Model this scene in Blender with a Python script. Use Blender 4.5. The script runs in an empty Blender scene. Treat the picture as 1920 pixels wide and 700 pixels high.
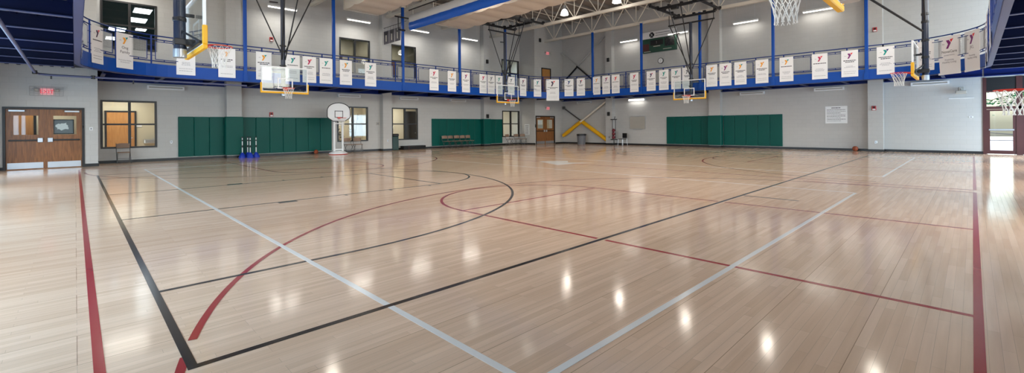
import bpy, math, random
from mathutils import Vector, Matrix
random.seed(7)
PI = math.pi
sc = bpy.context.scene
COL = sc.collection

# ------------------------------------------------------------------ helpers
def S(r, g, b):                                   # sRGB 0-255 -> linear
    f = lambda c: (c/255/12.92) if c/255 <= 0.04045 else ((c/255+0.055)/1.055)**2.4
    return (f(r), f(g), f(b), 1)

class MB:
    def __init__(s): s.v = []; s.f = []; s.m = []
    def add(s, vs, fs, m=0):
        o = len(s.v); s.v += [tuple(p) for p in vs]
        for f in fs: s.f.append([i+o for i in f]); s.m.append(m)
        return s
    def box(s, a, b, m=0, rz=0, c=None):
        x0, y0, z0 = [min(a[i], b[i]) for i in range(3)]; x1, y1, z1 = [max(a[i], b[i]) for i in range(3)]
        vs = [(x0,y0,z0),(x1,y0,z0),(x1,y1,z0),(x0,y1,z0),(x0,y0,z1),(x1,y0,z1),(x1,y1,z1),(x0,y1,z1)]
        if rz:
            c = c or ((x0+x1)/2, (y0+y1)/2); cs, sn = math.cos(rz), math.sin(rz)
            vs = [(c[0]+(x-c[0])*cs-(y-c[1])*sn, c[1]+(x-c[0])*sn+(y-c[1])*cs, z) for x,y,z in vs]
        return s.add(vs, [(0,3,2,1),(4,5,6,7),(0,1,5,4),(1,2,6,5),(2,3,7,6),(3,0,4,7)], m)
    def bbox(s, a, b, bev=0.01, m=0):             # box with chamfered edges
        x0, y0, z0 = [min(a[i], b[i]) for i in range(3)]; x1, y1, z1 = [max(a[i], b[i]) for i in range(3)]
        k = bev; vs = []; idx = {}
        for ix, X in enumerate((x0, x1)):
            for iy, Y in enumerate((y0, y1)):
                for iz, Z in enumerate((z0, z1)):
                    sx, sy, sz = (1-2*ix)*k, (1-2*iy)*k, (1-2*iz)*k
                    for ax, p in enumerate(((X, Y+sy, Z+sz), (X+sx, Y, Z+sz), (X+sx, Y+sy, Z))):
                        idx[ix,iy,iz,ax] = len(vs); vs.append(p)
        q = lambda L: [idx[t] for t in L]
        fs = []
        for e in (0, 1):
            fs.append(q([(e,0,0,0),(e,1,0,0),(e,1,1,0),(e,0,1,0)])[::(1 if e else -1)])
            fs.append(q([(0,e,0,1),(1,e,0,1),(1,e,1,1),(0,e,1,1)])[::(-1 if e else 1)])
            fs.append(q([(0,0,e,2),(1,0,e,2),(1,1,e,2),(0,1,e,2)])[::(1 if e else -1)])
        for i in (0, 1):
            for j in (0, 1):
                fs.append(q([(i,j,0,0),(i,j,1,0),(i,j,1,1),(i,j,0,1)]))
                fs.append(q([(i,0,j,0),(i,1,j,0),(i,1,j,2),(i,0,j,2)]))
                fs.append(q([(0,i,j,1),(1,i,j,1),(1,i,j,2),(0,i,j,2)]))
                for k2 in (0, 1): fs.append(q([(i,j,k2,0),(i,j,k2,1),(i,j,k2,2)]))
        return s.add(vs, fs, m)
    def bar(s, p, q, w, h=None, m=0, up=(0,0,1)): # rectangular bar from p to q
        h = h or w; p = Vector(p); q = Vector(q); d = (q-p).normalized(); u = Vector(up)
        if abs(d.dot(u)) > 0.98: u = Vector((1,0,0))
        r = d.cross(u).normalized(); u = r.cross(d).normalized(); r *= w/2; u *= h/2
        vs = [p-r-u, p+r-u, p+r+u, p-r+u, q-r-u, q+r-u, q+r+u, q-r+u]
        return s.add(vs, [(0,3,2,1),(4,5,6,7),(0,1,5,4),(1,2,6,5),(2,3,7,6),(3,0,4,7)], m)
    def tube(s, p, q, r, n=10, m=0, r2=None, caps=True):
        return s.path([p, q], r, n, m, r2=r2, caps=caps)
    def path(s, pts, r, n=8, m=0, closed=False, r2=None, caps=True):
        pts = [Vector(p) for p in pts]; N = len(pts); o = len(s.v); ref = None
        for i, p in enumerate(pts):
            a = pts[i-1] if (i or closed) else p; b = pts[(i+1) % N] if (i < N-1 or closed) else p
            d = (b-a).normalized()
            if ref is None:
                ref = Vector((0,0,1)) if abs(d.z) < 0.9 else Vector((1,0,0))
            u = (ref - d*ref.dot(d)).normalized(); w = d.cross(u); ref = u
            rr = r if r2 is None else r + (r2-r)*i/(N-1)
            for k in range(n):
                t = 2*PI*k/n; s.v.append(tuple(p + u*math.cos(t)*rr + w*math.sin(t)*rr))
        for i in range(N if closed else N-1):
            j = (i+1) % N
            for k in range(n):
                l = (k+1) % n
                s.f.append([o+i*n+k, o+i*n+l, o+j*n+l, o+j*n+k]); s.m.append(m)
        if caps and not closed:
            s.f.append([o+k for k in range(n)][::-1]); s.m.append(m)
            s.f.append([o+(N-1)*n+k for k in range(n)]); s.m.append(m)
        return s
    def lathe(s, prof, c=(0,0,0), n=20, m=0, cap=True):
        o = len(s.v); N = len(prof)
        for r, z in prof:
            for k in range(n):
                t = 2*PI*k/n; s.v.append((c[0]+r*math.cos(t), c[1]+r*math.sin(t), c[2]+z))
        for i in range(N-1):
            for k in range(n):
                l = (k+1) % n; s.f.append([o+i*n+k, o+i*n+l, o+(i+1)*n+l, o+(i+1)*n+k]); s.m.append(m)
        if cap:
            s.f.append([o+k for k in range(n)][::-1]); s.m.append(m)
            s.f.append([o+(N-1)*n+k for k in range(n)]); s.m.append(m)
        return s
    def prism(s, poly, o, u, v, t, m=0):          # polygon (a,b) -> o+a*u+b*v, thickened by t along u x v
        o, u, v = Vector(o), Vector(u), Vector(v); nrm = u.cross(v).normalized()*t
        P = [o+u*a+v*b for a, b in poly]; n = len(P)
        vs = P+[p+nrm for p in P]
        fs = [list(range(n))[::-1], [n+i for i in range(n)]]+[(i, (i+1) % n, n+(i+1) % n, n+i) for i in range(n)]
        return s.add(vs, fs, m)
    def build(s, name, mats, parent=None, loc=(0,0,0), smooth=None):
        me = bpy.data.meshes.new(name); me.from_pydata(s.v, [], s.f)
        mats = mats if isinstance(mats, (list, tuple)) else [mats]
        for q in mats: me.materials.append(q)
        if len(mats) > 1: me.polygons.foreach_set('material_index', s.m)
        if smooth:
            me.polygons.foreach_set('use_smooth', [True]*len(me.polygons)); me.set_sharp_from_angle(angle=math.radians(smooth))
        me.update()
        ob = bpy.data.objects.new(name, me); COL.objects.link(ob); ob.location = loc
        if parent: ob.parent = parent
        return ob

def thing(name, label, cat, loc=(0,0,0), rz=0, group=None):
    o = bpy.data.objects.new(name, None); COL.objects.link(o); o.location = loc; o.rotation_euler = (0,0,rz)
    o.empty_display_size = 0.1
    return tag(o, label, cat, group)
def tag(o, label, cat, group=None):
    o['label'] = label; o['category'] = cat
    if group: o['group'] = group
    return o
def struct(o): o['kind'] = 'structure'; return o
def dup(root, loc, rz=None, label=None, group=None):
    r = root.copy(); COL.objects.link(r); r.location = loc
    if rz is not None: r.rotation_euler = (0,0,rz)
    if label: r['label'] = label
    if group: r['group'] = group
    for ch in list(root.children):
        c = ch.copy(); COL.objects.link(c); c.parent = r
        for g in list(ch.children):
            d = g.copy(); COL.objects.link(d); d.parent = c
    return r
ORD = ['', 'first','second','third','fourth','fifth','sixth','seventh','eighth','ninth','tenth','eleventh','twelfth','thirteenth','fourteenth',
       'fifteenth','sixteenth','seventeenth','eighteenth','nineteenth','twentieth','twenty-first','twenty-second']

def text_mesh(mb, body, o, u, v, size, m=0, align='CENTER', thick=0.002):
    cu = bpy.data.curves.new('txt', 'FONT'); cu.body = body; cu.size = size; cu.align_x = align; cu.resolution_u = 2
    ob = bpy.data.objects.new('txt', cu); COL.objects.link(ob)
    dg = bpy.context.evaluated_depsgraph_get(); me = bpy.data.meshes.new_from_object(ob.evaluated_get(dg))
    o, u, v = Vector(o), Vector(u), Vector(v)
    mb.add([o+u*p.co.x+v*p.co.y for p in me.vertices], [tuple(p.vertices) for p in me.polygons], m)
    bpy.data.objects.remove(ob); bpy.data.curves.remove(cu); bpy.data.meshes.remove(me)

# ------------------------------------------------------------------ materials
def mat(name, col, rough=0.5, metal=0.0, var=0.0, vscale=3.0, spec=0.5, emit=None, es=0.0, bump=0.0, bscale=40.0, coat=0.0):
    m = bpy.data.materials.new(name); m.use_nodes = True; nt = m.node_tree; b = nt.nodes['Principled BSDF']
    b.inputs['Base Color'].default_value = col; b.inputs['Roughness'].default_value = rough
    b.inputs['Metallic'].default_value = metal; b.inputs['Specular IOR Level'].default_value = spec
    if coat: b.inputs['Coat Weight'].default_value = coat
    if emit: b.inputs['Emission Color'].default_value = emit; b.inputs['Emission Strength'].default_value = es
    if var or bump:
        tc = nt.nodes.new('ShaderNodeTexCoord')
    if var:
        nz = nt.nodes.new('ShaderNodeTexNoise'); nz.inputs['Scale'].default_value = vscale; nz.inputs['Detail'].default_value = 4
        nt.links.new(tc.outputs['Object'], nz.inputs['Vector'])
        mx = nt.nodes.new('ShaderNodeMix'); mx.data_type = 'RGBA'
        mx.inputs[6].default_value = [c*(1-var) for c in col[:3]]+[1]; mx.inputs[7].default_value = [min(1, c*(1+var)) for c in col[:3]]+[1]
        nt.links.new(nz.outputs['Fac'], mx.inputs[0]); nt.links.new(mx.outputs[2], b.inputs['Base Color'])
    if bump:
        n2 = nt.nodes.new('ShaderNodeTexNoise'); n2.inputs['Scale'].default_value = bscale
        nt.links.new(tc.outputs['Object'], n2.inputs['Vector'])
        bp = nt.nodes.new('ShaderNodeBump'); bp.inputs['Strength'].default_value = bump; bp.inputs['Distance'].default_value = 0.01
        nt.links.new(n2.outputs['Fac'], bp.inputs['Height']); nt.links.new(bp.outputs['Normal'], b.inputs['Normal'])
    return m

def floor_mat():
    m = bpy.data.materials.new('maple_floor'); m.use_nodes = True; nt = m.node_tree; b = nt.nodes['Principled BSDF']
    N = nt.nodes.new; L = nt.links.new
    tc = N('ShaderNodeTexCoord')
    br = N('ShaderNodeTexBrick'); br.inputs['Scale'].default_value = 1.0
    br.inputs['Brick Width'].default_value = 0.85; br.inputs['Row Height'].default_value = 0.0571
    br.inputs['Mortar Size'].default_value = 0.0008; br.inputs['Mortar Smooth'].default_value = 0.3
    br.offset = 0.37; br.offset_frequency = 3; br.squash = 0.7; br.squash_frequency = 5
    br.inputs['Color1'].default_value = S(*FLOOR_A); br.inputs['Color2'].default_value = S(*FLOOR_B); br.inputs['Mortar'].default_value = S(196,166,144)
    br.inputs['Bias'].default_value = -0.1
    L(tc.outputs['Object'], br.inputs['Vector'])
    mp = N('ShaderNodeMapping'); mp.inputs['Scale'].default_value = (0.5, 9, 1); L(tc.outputs['Object'], mp.inputs['Vector'])
    nz = N('ShaderNodeTexNoise'); nz.inputs['Scale'].default_value = 2.2; nz.inputs['Detail'].default_value = 6; L(mp.outputs['Vector'], nz.inputs['Vector'])
    rp = N('ShaderNodeValToRGB'); rp.color_ramp.elements[0].position = 0.36; rp.color_ramp.elements[1].position = 0.64
    rp.color_ramp.elements[0].color = (0.84, 0.81, 0.79, 1); rp.color_ramp.elements[1].color = (1, 1, 1, 1)
    L(nz.outputs['Fac'], rp.inputs['Fac'])
    mx = N('ShaderNodeMix'); mx.data_type = 'RGBA'; mx.blend_type = 'MULTIPLY'; mx.inputs[0].default_value = 0.5
    L(br.outputs['Color'], mx.inputs[6]); L(rp.outputs['Color'], mx.inputs[7])
    # wide panel seams where expansion gaps opened between courses
    sp = N('ShaderNodeTexBrick'); sp.inputs['Scale'].default_value = 1.0; sp.inputs['Brick Width'].default_value = 60; sp.inputs['Row Height'].default_value = 0.5143
    sp.inputs['Mortar Size'].default_value = 0.002; sp.inputs['Color1'].default_value = (1,1,1,1); sp.inputs['Color2'].default_value = (1,1,1,1); sp.inputs['Mortar'].default_value = (0.45,0.38,0.33,1)
    L(tc.outputs['Object'], sp.inputs['Vector'])
    m2 = N('ShaderNodeMix'); m2.data_type = 'RGBA'; m2.blend_type = 'MULTIPLY'; m2.inputs[0].default_value = 0.8
    L(mx.outputs[2], m2.inputs[6]); L(sp.outputs['Color'], m2.inputs[7]); L(m2.outputs[2], b.inputs['Base Color'])
    n3 = N('ShaderNodeTexNoise'); n3.inputs['Scale'].default_value = 1.3; n3.inputs['Detail'].default_value = 3; L(tc.outputs['Object'], n3.inputs['Vector'])
    mr = N('ShaderNodeMapRange'); mr.inputs['To Min'].default_value = 0.085; mr.inputs['To Max'].default_value = 0.13
    L(n3.outputs['Fac'], mr.inputs['Value']); L(mr.outputs['Result'], b.inputs['Roughness'])
    b.inputs['Specular IOR Level'].default_value = 0.28
    bp = N('ShaderNodeBump'); bp.inputs['Strength'].default_value = 0.10; bp.inputs['Distance'].default_value = 0.0025
    L(br.outputs['Fac'], bp.inputs['Height'])
    n4 = N('ShaderNodeTexNoise'); n4.inputs['Scale'].default_value = 5.0; n4.inputs['Detail'].default_value = 1; L(tc.outputs['Object'], n4.inputs['Vector'])
    b2 = N('ShaderNodeBump'); b2.inputs['Strength'].default_value = 0.02; b2.inputs['Distance'].default_value = 0.01
    L(n4.outputs['Fac'], b2.inputs['Height']); L(bp.outputs['Normal'], b2.inputs['Normal']); L(b2.outputs['Normal'], b.inputs['Normal'])
    return m

def block_mat(name, col, axis):
    m = bpy.data.materials.new(name); m.use_nodes = True; nt = m.node_tree; b = nt.nodes['Principled BSDF']; N = nt.nodes.new; L = nt.links.new
    tc = N('ShaderNodeTexCoord'); mp = N('ShaderNodeMapping'); L(tc.outputs['Object'], mp.inputs['Vector'])
    sx = N('ShaderNodeSeparateXYZ'); L(tc.outputs['Object'], sx.inputs[0]); cb = N('ShaderNodeCombineXYZ')
    L(sx.outputs['X' if axis == 'x' else 'Y'], cb.inputs[0]); L(sx.outputs['Z'], cb.inputs[1])
    br = N('ShaderNodeTexBrick'); br.inputs['Scale'].default_value = 1; br.inputs['Brick Width'].default_value = 0.406; br.inputs['Row Height'].default_value = 0.203
    br.inputs['Mortar Size'].default_value = 0.006; br.inputs['Mortar Smooth'].default_value = 0.6
    c2 = [c*0.965 for c in col[:3]]+[1]
    br.inputs['Color1'].default_value = col; br.inputs['Color2'].default_value = c2; br.inputs['Mortar'].default_value = [c*0.88 for c in col[:3]]+[1]
    L(cb.outputs[0], br.inputs['Vector']); L(br.outputs['Color'], b.inputs['Base Color'])
    bp = N('ShaderNodeBump'); bp.inputs['Strength'].default_value = 0.35; bp.inputs['Distance'].default_value = 0.004; bp.invert = True
    L(br.outputs['Fac'], bp.inputs['Height']); L(bp.outputs['Normal'], b.inputs['Normal'])
    b.inputs['Roughness'].default_value = 0.55; b.inputs['Specular IOR Level'].default_value = 0.3
    return m

def glass_mat(name, tint=(0.93,0.97,0.97,1), refl=1.0):
    m = bpy.data.materials.new(name); m.use_nodes = True; nt = m.node_tree; N = nt.nodes.new; L = nt.links.new
    nt.nodes.remove(nt.nodes['Principled BSDF']); out = nt.nodes['Material Output']
    tr = N('ShaderNodeBsdfTransparent'); tr.inputs['Color'].default_value = tint
    gl = N('ShaderNodeBsdfGlossy'); gl.inputs['Roughness'].default_value = 0.02
    fr = N('ShaderNodeFresnel'); ge = N('ShaderNodeNewGeometry'); mi = N('ShaderNodeMapRange'); mi.inputs['To Min'].default_value = 1.5; mi.inputs['To Max'].default_value = 1/1.5
    L(ge.outputs['Backfacing'], mi.inputs['Value']); L(mi.outputs['Result'], fr.inputs['IOR'])
    mu = N('ShaderNodeMath'); mu.operation = 'MULTIPLY'; mu.inputs[1].default_value = refl; mu.use_clamp = True
    mx = N('ShaderNodeMixShader'); L(fr.outputs[0], mu.inputs[0]); L(mu.outputs[0], mx.inputs[0]); L(tr.outputs[0], mx.inputs[1]); L(gl.outputs[0], mx.inputs[2]); L(mx.outputs[0], out.inputs[0])
    return m

def wood_mat(name, a, b_, rough=0.35):
    m = bpy.data.materials.new(name); m.use_nodes = True; nt = m.node_tree; b = nt.nodes['Principled BSDF']; N = nt.nodes.new; L = nt.links.new
    tc = N('ShaderNodeTexCoord'); mp = N('ShaderNodeMapping'); mp.inputs['Scale'].default_value = (9, 9, 0.7); L(tc.outputs['Object'], mp.inputs['Vector'])
    nz = N('ShaderNodeTexNoise'); nz.inputs['Scale'].default_value = 2.5; nz.inputs['Detail'].default_value = 6; nz.inputs['Distortion'].default_value = 1.2; L(mp.outputs['Vector'], nz.inputs['Vector'])
    rp = N('ShaderNodeValToRGB'); rp.color_ramp.elements[0].position = 0.35; rp.color_ramp.elements[1].position = 0.68
    rp.color_ramp.elements[0].color = a; rp.color_ramp.elements[1].color = b_
    L(nz.outputs['Fac'], rp.inputs['Fac']); L(rp.outputs['Color'], b.inputs['Base Color']); b.inputs['Roughness'].default_value = rough
    return m

FLOOR_A, FLOOR_B = (245,211,181), (231,195,164)
M = {}
M['floor'] = floor_mat()
WALLC = S(190,190,189)
M['wallx'] = block_mat('painted_block_wall', WALLC, 'x'); M['wally'] = block_mat('painted_block_wall_side', WALLC, 'y')
M['plain'] = mat('plain_paint', S(200,196,188), 0.6, var=0.03)
M['base'] = mat('black_rubber_base', S(18,19,24), 0.4, var=0.2)
M['strip'] = mat('pale_nailing_strip', S(190,192,190), 0.5)
M['ceil'] = mat('taupe_roof_deck', S(150,142,134), 0.7, var=0.06, vscale=1.0)
M['truss'] = mat('white_truss_paint', S(222,216,204), 0.45, var=0.05, vscale=2)
M['duct'] = mat('off_white_duct_paint', S(214,204,190), 0.5, var=0.04, vscale=2)
M['blue'] = mat('track_blue_paint', S(0,70,160), 0.4, var=0.05, vscale=1.5, spec=0.25)
M['railblue'] = mat('rail_blue_paint', S(14,48,120), 0.4, var=0.05, spec=0.25)
M['navy'] = mat('navy_steel_paint', S(7,14,48), 0.5, var=0.12, vscale=1.2, spec=0.2)
M['edge'] = mat('dusty_blue_steel', S(54,62,100), 0.45, var=0.12, vscale=2.0, spec=0.3)
M['ledger'] = mat('ledger_blue_paint', S(12,40,120), 0.45, var=0.1, spec=0.25)
M['flange'] = mat('dull_navy_flange', S(52,60,98), 0.5, var=0.15)
M['mesh'] = mat('galvanised_wire', S(172,174,176), 0.4, 0.3)
M['black'] = mat('black_steel', S(24,24,28), 0.4, var=0.15)
M['blackm'] = mat('matte_black', S(16,16,19), 0.6, var=0.15)
M['mast'] = mat('charcoal_mast_steel', S(24,34,56), 0.35, var=0.15)
M['white'] = mat('white_enamel', S(232,234,236), 0.35, var=0.02)
M['banner'] = mat('white_vinyl_banner', S(246,246,248), 0.5, var=0.02, vscale=1.0)
_m = M['banner']; _n = _m.node_tree; _o = _n.nodes['Material Output']; _t = _n.nodes.new('ShaderNodeBsdfTranslucent'); _t.inputs['Color'].default_value = S(240,236,236)
_x = _n.nodes.new('ShaderNodeMixShader'); _x.inputs[0].default_value = .1; _n.links.new(_n.nodes['Principled BSDF'].outputs[0], _x.inputs[1]); _n.links.new(_t.outputs[0], _x.inputs[2]); _n.links.new(_x.outputs[0], _o.inputs[0])
M['ink'] = mat('dark_print', S(52,52,62), 0.6); M['greyink'] = mat('grey_print', S(140,140,148), 0.6)
M['yellow'] = mat('yellow_padding', S(238,178,20), 0.45, var=0.06)
M['rim'] = mat('orange_red_rim', S(222,48,30), 0.4, var=0.06)
M['net'] = mat('white_net_cord', S(236,236,232), 0.7, var=0.03, vscale=30)
M['boardglass'] = glass_mat('backboard_glass', (0.90,0.95,0.96,1), 1.0)
M['pane'] = glass_mat('window_glass', (0.92,0.95,0.95,1), 0.9)
M['green'] = mat('green_vinyl_pad', S(0,82,74), 0.42, var=0.08, vscale=1.3, spec=0.2, bump=0.04, bscale=60)
M['frame'] = mat('black_window_frame', S(26,26,30), 0.4, var=0.15)
M['maroon'] = mat('maroon_door_frame', S(74,34,34), 0.4, var=0.12)
M['oak'] = wood_mat('oak_veneer', S(112,70,38), S(150,98,54)); M['lightoak'] = wood_mat('light_oak_veneer', S(178,122,66), S(198,144,84))
M['steel'] = mat('brushed_steel', S(196,200,206), 0.32, 0.85, var=0.06)
M['lens'] = mat('lit_lens', S(255,250,240), 0.4, emit=(1,0.95,0.86,1), es=2.6)
M['lensoff'] = mat('unlit_lens', S(176,172,164), 0.35, var=0.04)
M['halide'] = mat('glowing_lamp_bell', S(255,250,240), 0.4, emit=(1,0.94,0.84,1), es=7.0)
M['troffer'] = mat('lit_troffer', S(255,255,255), 0.4, emit=(0.92,0.97,1,1), es=5.0)
M['exit'] = mat('lit_exit_face', S(226,170,174), 0.4, emit=S(255,150,160), es=0.35)
M['exitred'] = mat('lit_exit_letters', S(200,20,40), 0.4, emit=S(220,10,40), es=0.5)
M['red'] = mat('alarm_red', S(176,30,34), 0.4, var=0.06)
M['tan'] = mat('corridor_tan_paint', S(206,198,176), 0.6, var=0.03)
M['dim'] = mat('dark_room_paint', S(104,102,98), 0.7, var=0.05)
M['teal'] = mat('teal_room_carpet', S(34,92,100), 0.8, var=0.1)
M['pipe'] = mat('blue_grey_pipe', S(80,86,118), 0.4, var=0.1)
M['lblack'] = mat('court_black_line', S(34,31,34), 0.16, var=0.06, vscale=6, spec=0.6); M['lred'] = mat('court_red_line', S(168,44,50), 0.16, var=0.06, vscale=6, spec=0.6)
M['lwhite'] = mat('court_white_line', S(244,240,234), 0.16, var=0.03, vscale=6, spec=0.6)
M['brownp'] = mat('tan_chair_vinyl', S(140,112,92), 0.5, var=0.08); M['chrome'] = mat('grey_chair_tube', S(96,96,98), 0.3, 0.5, var=0.05)
M['bin'] = mat('grey_ribbed_plastic', S(108,110,116), 0.45, var=0.06); M['dgreen'] = mat('dark_green_plastic', S(20,52,46), 0.4, var=0.08)
M['dblue'] = mat('bright_blue_plastic', S(24,58,176), 0.4, var=0.06)
M['ball'] = mat('basketball_rubber', S(150,72,40), 0.55, var=0.08, vscale=20); M['maroonball'] = mat('maroon_ball_rubber', S(110,28,40), 0.45, var=0.1)
M['dgrey'] = mat('charcoal_jersey', S(70,68,78), 0.6, var=0.06); M['sgreen'] = mat('scoreboard_green', S(22,66,52), 0.4, var=0.06)
M['curtaingrey'] = mat('grey_curtain_mesh', S(196,194,192), 0.6, var=0.05, vscale=3); M['curtainblue'] = mat('blue_curtain_vinyl', S(22,86,182), 0.28, var=0.08, vscale=3)
M['leaf'] = mat('bright_leaf_green', S(26,104,54), 0.6, var=0.3, vscale=5); M['bark'] = mat('tree_bark', S(92,72,58), 0.8, var=0.2)
M['path'] = mat('pale_concrete', S(206,204,200), 0.8, var=0.05); M['lawn'] = mat('lawn_green', S(120,160,96), 0.9, var=0.15)
M['gold'] = mat('gold_print', S(238,160,50), 0.5, var=0.04); M['tealp'] = mat('teal_print', S(0,150,142), 0.5, var=0.04); M['redp'] = mat('red_print', S(222,40,48), 0.5, var=0.04)
M['purple'] = mat('purple_print', S(124,34,112), 0.5, var=0.04); M['crimson'] = mat('crimson_print', S(190,24,84), 0.5, var=0.04); M['navyp'] = mat('navy_print', S(28,48,120), 0.5, var=0.04)
M['greyp'] = mat('grey_print_emblem', S(120,124,130), 0.5, var=0.04); M['darkp'] = mat('plum_print', S(60,28,70), 0.5, var=0.04)

# ------------------------------------------------------------------ room shell
XW, XE, YS, YN, ZC = -2.4, 28.35, -3.5, 24.8, 9.7
fl = struct(MB().box((XW-0.3,YS-0.3,-0.2),(XE+0.3,YN+3.0,0)).build('floor', M['floor']))
ce = struct(MB().box((XW-0.3,YS-0.3,ZC),(XE+0.3,YN+0.3,ZC+0.2)).build('ceiling', M['ceil']))
cp = MB()
for i in range(24):
    y = YS+0.6+i*1.2; cp.box((XW, y-0.06, ZC-0.22), (XE, y+0.06, ZC-0.001))
cp.build('purlin', M['ceil'], ce)['label'] = 'taupe roof purlins under the deck'

def wall_holes(name, axis, p0, p1, u0, u1, z0, z1, holes, m):
    us = sorted({u0, u1, *[h[0] for h in holes], *[h[1] for h in holes]}); zs = sorted({z0, z1, *[h[2] for h in holes], *[h[3] for h in holes]})
    mb = MB()
    for i in range(len(us)-1):
        run = None
        for j in range(len(zs)-1):
            cu, cz = (us[i]+us[i+1])/2, (zs[j]+zs[j+1])/2
            solid = not any(h[0] < cu < h[1] and h[2] < cz < h[3] for h in holes)
            if solid: run = [run[0] if run else zs[j], zs[j+1]]
            if (not solid or j == len(zs)-2) and run:
                a, b = ((us[i], p0, run[0]), (us[i+1], p1, run[1])) if axis == 'x' else ((p0, us[i], run[0]), (p1, us[i+1], run[1]))
                mb.box(a, b, m); run = None
    return struct(mb.build(name, [M['wallx'], M['wally']]))
LOW = [(0.74,2.55),(10.5,12.33),(13.88,15.72),(23.12,24.95)]
HIGH = [(0.76,2.58,4.75,6.75),(10.66,12.48,4.5,6.5),(13.84,15.62,4.5,6.5),(23.1,24.93,4.5,6.5)]
JX0, JX1, YJ = 0.62, 25.03, 23.2
wall_holes('wall_north','x',YN,YN+0.2,XW,XE,0,ZC,[(a,b,0.6,2.6) for a,b in LOW]+HIGH,0)
# east wall with glazed entrance near the camera side
GZ = 3.32
wall_holes('wall_east','y',XE,XE+0.2,YS,YN+0.2,0,ZC,[(YS+0.3,-0.31,0,GZ)],1)
SOUTHLOW = [(6.0,9.0,.4,3.0),(12.0,15.0,.4,3.0),(18.0,21.0,.4,3.0),(24.0,27.0,.4,3.0)]
WESTLOW = [(3.0,6.0,.4,3.0),(8.0,11.0,.4,3.0),(13.0,16.0,.4,3.0),(17.6,20.8,.4,3.0)]  # the last opening is added, to cool and lighten the lower left wall
SOUTHWIN = [(2.0,4.6,5.0,8.6),(6.8,9.4,5.0,8.6),(11.6,14.2,5.0,8.6),(16.4,19.0,5.0,8.6),(21.2,23.8,5.0,8.6),(25.2,27.6,4.6,8.8)]
wall_holes('wall_south','x',YS-0.2,YS,XW,XE,0,ZC,SOUTHWIN+SOUTHLOW,0)
WESTWIN = [(3.0,6.0,5.0,8.4),(10.0,13.0,5.0,8.4),(17.0,20.0,5.0,8.4)]
wall_holes('wall_west','y',XW-0.2,XW,YS,YN,0,ZC,WESTWIN+WESTLOW,1)
# the two shallow door bays that step forward at both ends of the far long wall
DL = (-1.72, 0.18, 0, 2.2); DR = (25.12, 27.32, 0, 2.2); DU = (25.8, 26.9, 3.86, 5.92)
wall_holes('wall_door_bay','x',YJ,YJ+0.2,XW,JX0,0,ZC,[DL],0)
wall_holes('wall_corner_bay','x',YJ,YJ+0.2,JX1,XE,0,ZC,[DR,DU],0)
struct(MB().box((JX0-0.2,YJ+0.2,0),(JX0,YN,ZC),1).build('wall_bay_return_near', [M['wallx'],M['wally']]))
struct(MB().box((JX1,YJ+0.2,0),(JX1+0.2,YN,ZC),1).build('wall_bay_return_far', [M['wallx'],M['wally']]))
NP = [(5.1,5.72),(13.1,13.68),(21.0,21.56)]; EP = [(18.3,18.84),(10.66,11.34),(3.02,3.6)]
n = 1
for a, b in NP: struct(MB().box((a,24.42,0),(b,YN,ZC)).build('column_north', M['wallx']))
for a, b in EP: struct(MB().box((27.97,a,0),(XE,b,ZC)).build('column_east', M['wally']))
# baseboards
bb = MB(); bb.box((JX0,YN-0.02,0),(JX1,YN,0.11))
for a, b in NP: bb.box((a-0.02,24.40,0),(b+0.02,YN,0.11))
struct(bb.build('baseboard_north', M['base']))
bb = MB()
for a, b in ((XW,DL[0]-0.07),(DL[1]+0.07,JX0),(JX1,DR[0]-0.07),(DR[1]+0.07,XE)): bb.box((a,YJ-0.02,0),(b,YJ,0.11))
bb.box((JX0-0.2,YJ,0),(JX0+0.02,YN,0.11)); bb.box((JX1-0.02,YJ,0),(JX1,YN,0.11))
struct(bb.build('baseboard_bay', M['base']))
bb = MB(); bb.box((XE-0.02,-0.31,0),(XE,YJ,0.11))
for a, b in EP: bb.box((27.95,a-0.02,0),(XE,b+0.02,0.11))
struct(bb.build('baseboard_east', M['base']))

# ------------------------------------------------------------------ windows
wn = [0]
def window(x0, x1, z0, z1, y=YN):
    wn[0] += 1; w = 0.07; mb = MB()
    mb.box((x0,y-0.03,z0),(x0+w,y+0.12,z1)); mb.box((x1-w,y-0.03,z0),(x1,y+0.12,z1))
    mb.box((x0+w,y-0.03,z0),(x1-w,y+0.12,z0+w)); mb.box((x0+w,y-0.03,z1-w),(x1-w,y+0.12,z1))
    xm, zm = (x0+x1)/2, (z0+z1)/2
    mb.box((xm-0.045,y-0.02,z0+w),(xm+0.045,y+0.11,z1-w))
    for a, b in ((x0+w,xm-0.045),(xm+0.045,x1-w)): mb.box((a,y-0.015,zm-0.035),(b,y+0.105,zm+0.035))
    o = struct(mb.build('window_%d' % wn[0], M['frame']))
    MB().box((x0+w,y+0.04,z0+w),(x1-w,y+0.05,z1-w)).build('pane', M['pane'], o)
    return o
for a, b in LOW: window(a, b, 0.6, 2.6)
for a, b, c, d in HIGH: window(a, b, c, d)
def skywindow(axis, u0, u1, z0, z1, p):
    wn[0] += 1; mb = MB(); P = (lambda u, z, d: (u, p+d, z)) if axis == 'x' else (lambda u, z, d: (p+d, u, z))
    w = 0.08
    for a, b, c, d in ((u0,u0+w,z0,z1),(u1-w,u1,z0,z1),(u0,u1,z0,z0+w),(u0,u1,z1-w,z1),((u0+u1)/2-0.04,(u0+u1)/2+0.04,z0,z1),(u0,u1,(z0+z1)/2-0.04,(z0+z1)/2+0.04)):
        mb.box(P(a,c,-0.15), P(b,d,-0.05))
    o = struct(mb.build('window_%d' % wn[0], M['frame']))
    MB().box(P(u0,z0,-0.105), P(u1,z1,-0.095)).build('pane', M['pane'], o)
for a, b, c, d in SOUTHWIN+SOUTHLOW: skywindow('x', a, b, c, d, YS)
for a, b, c, d in WESTWIN+WESTLOW: skywindow('y', a, b, c, d, XW)

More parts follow.
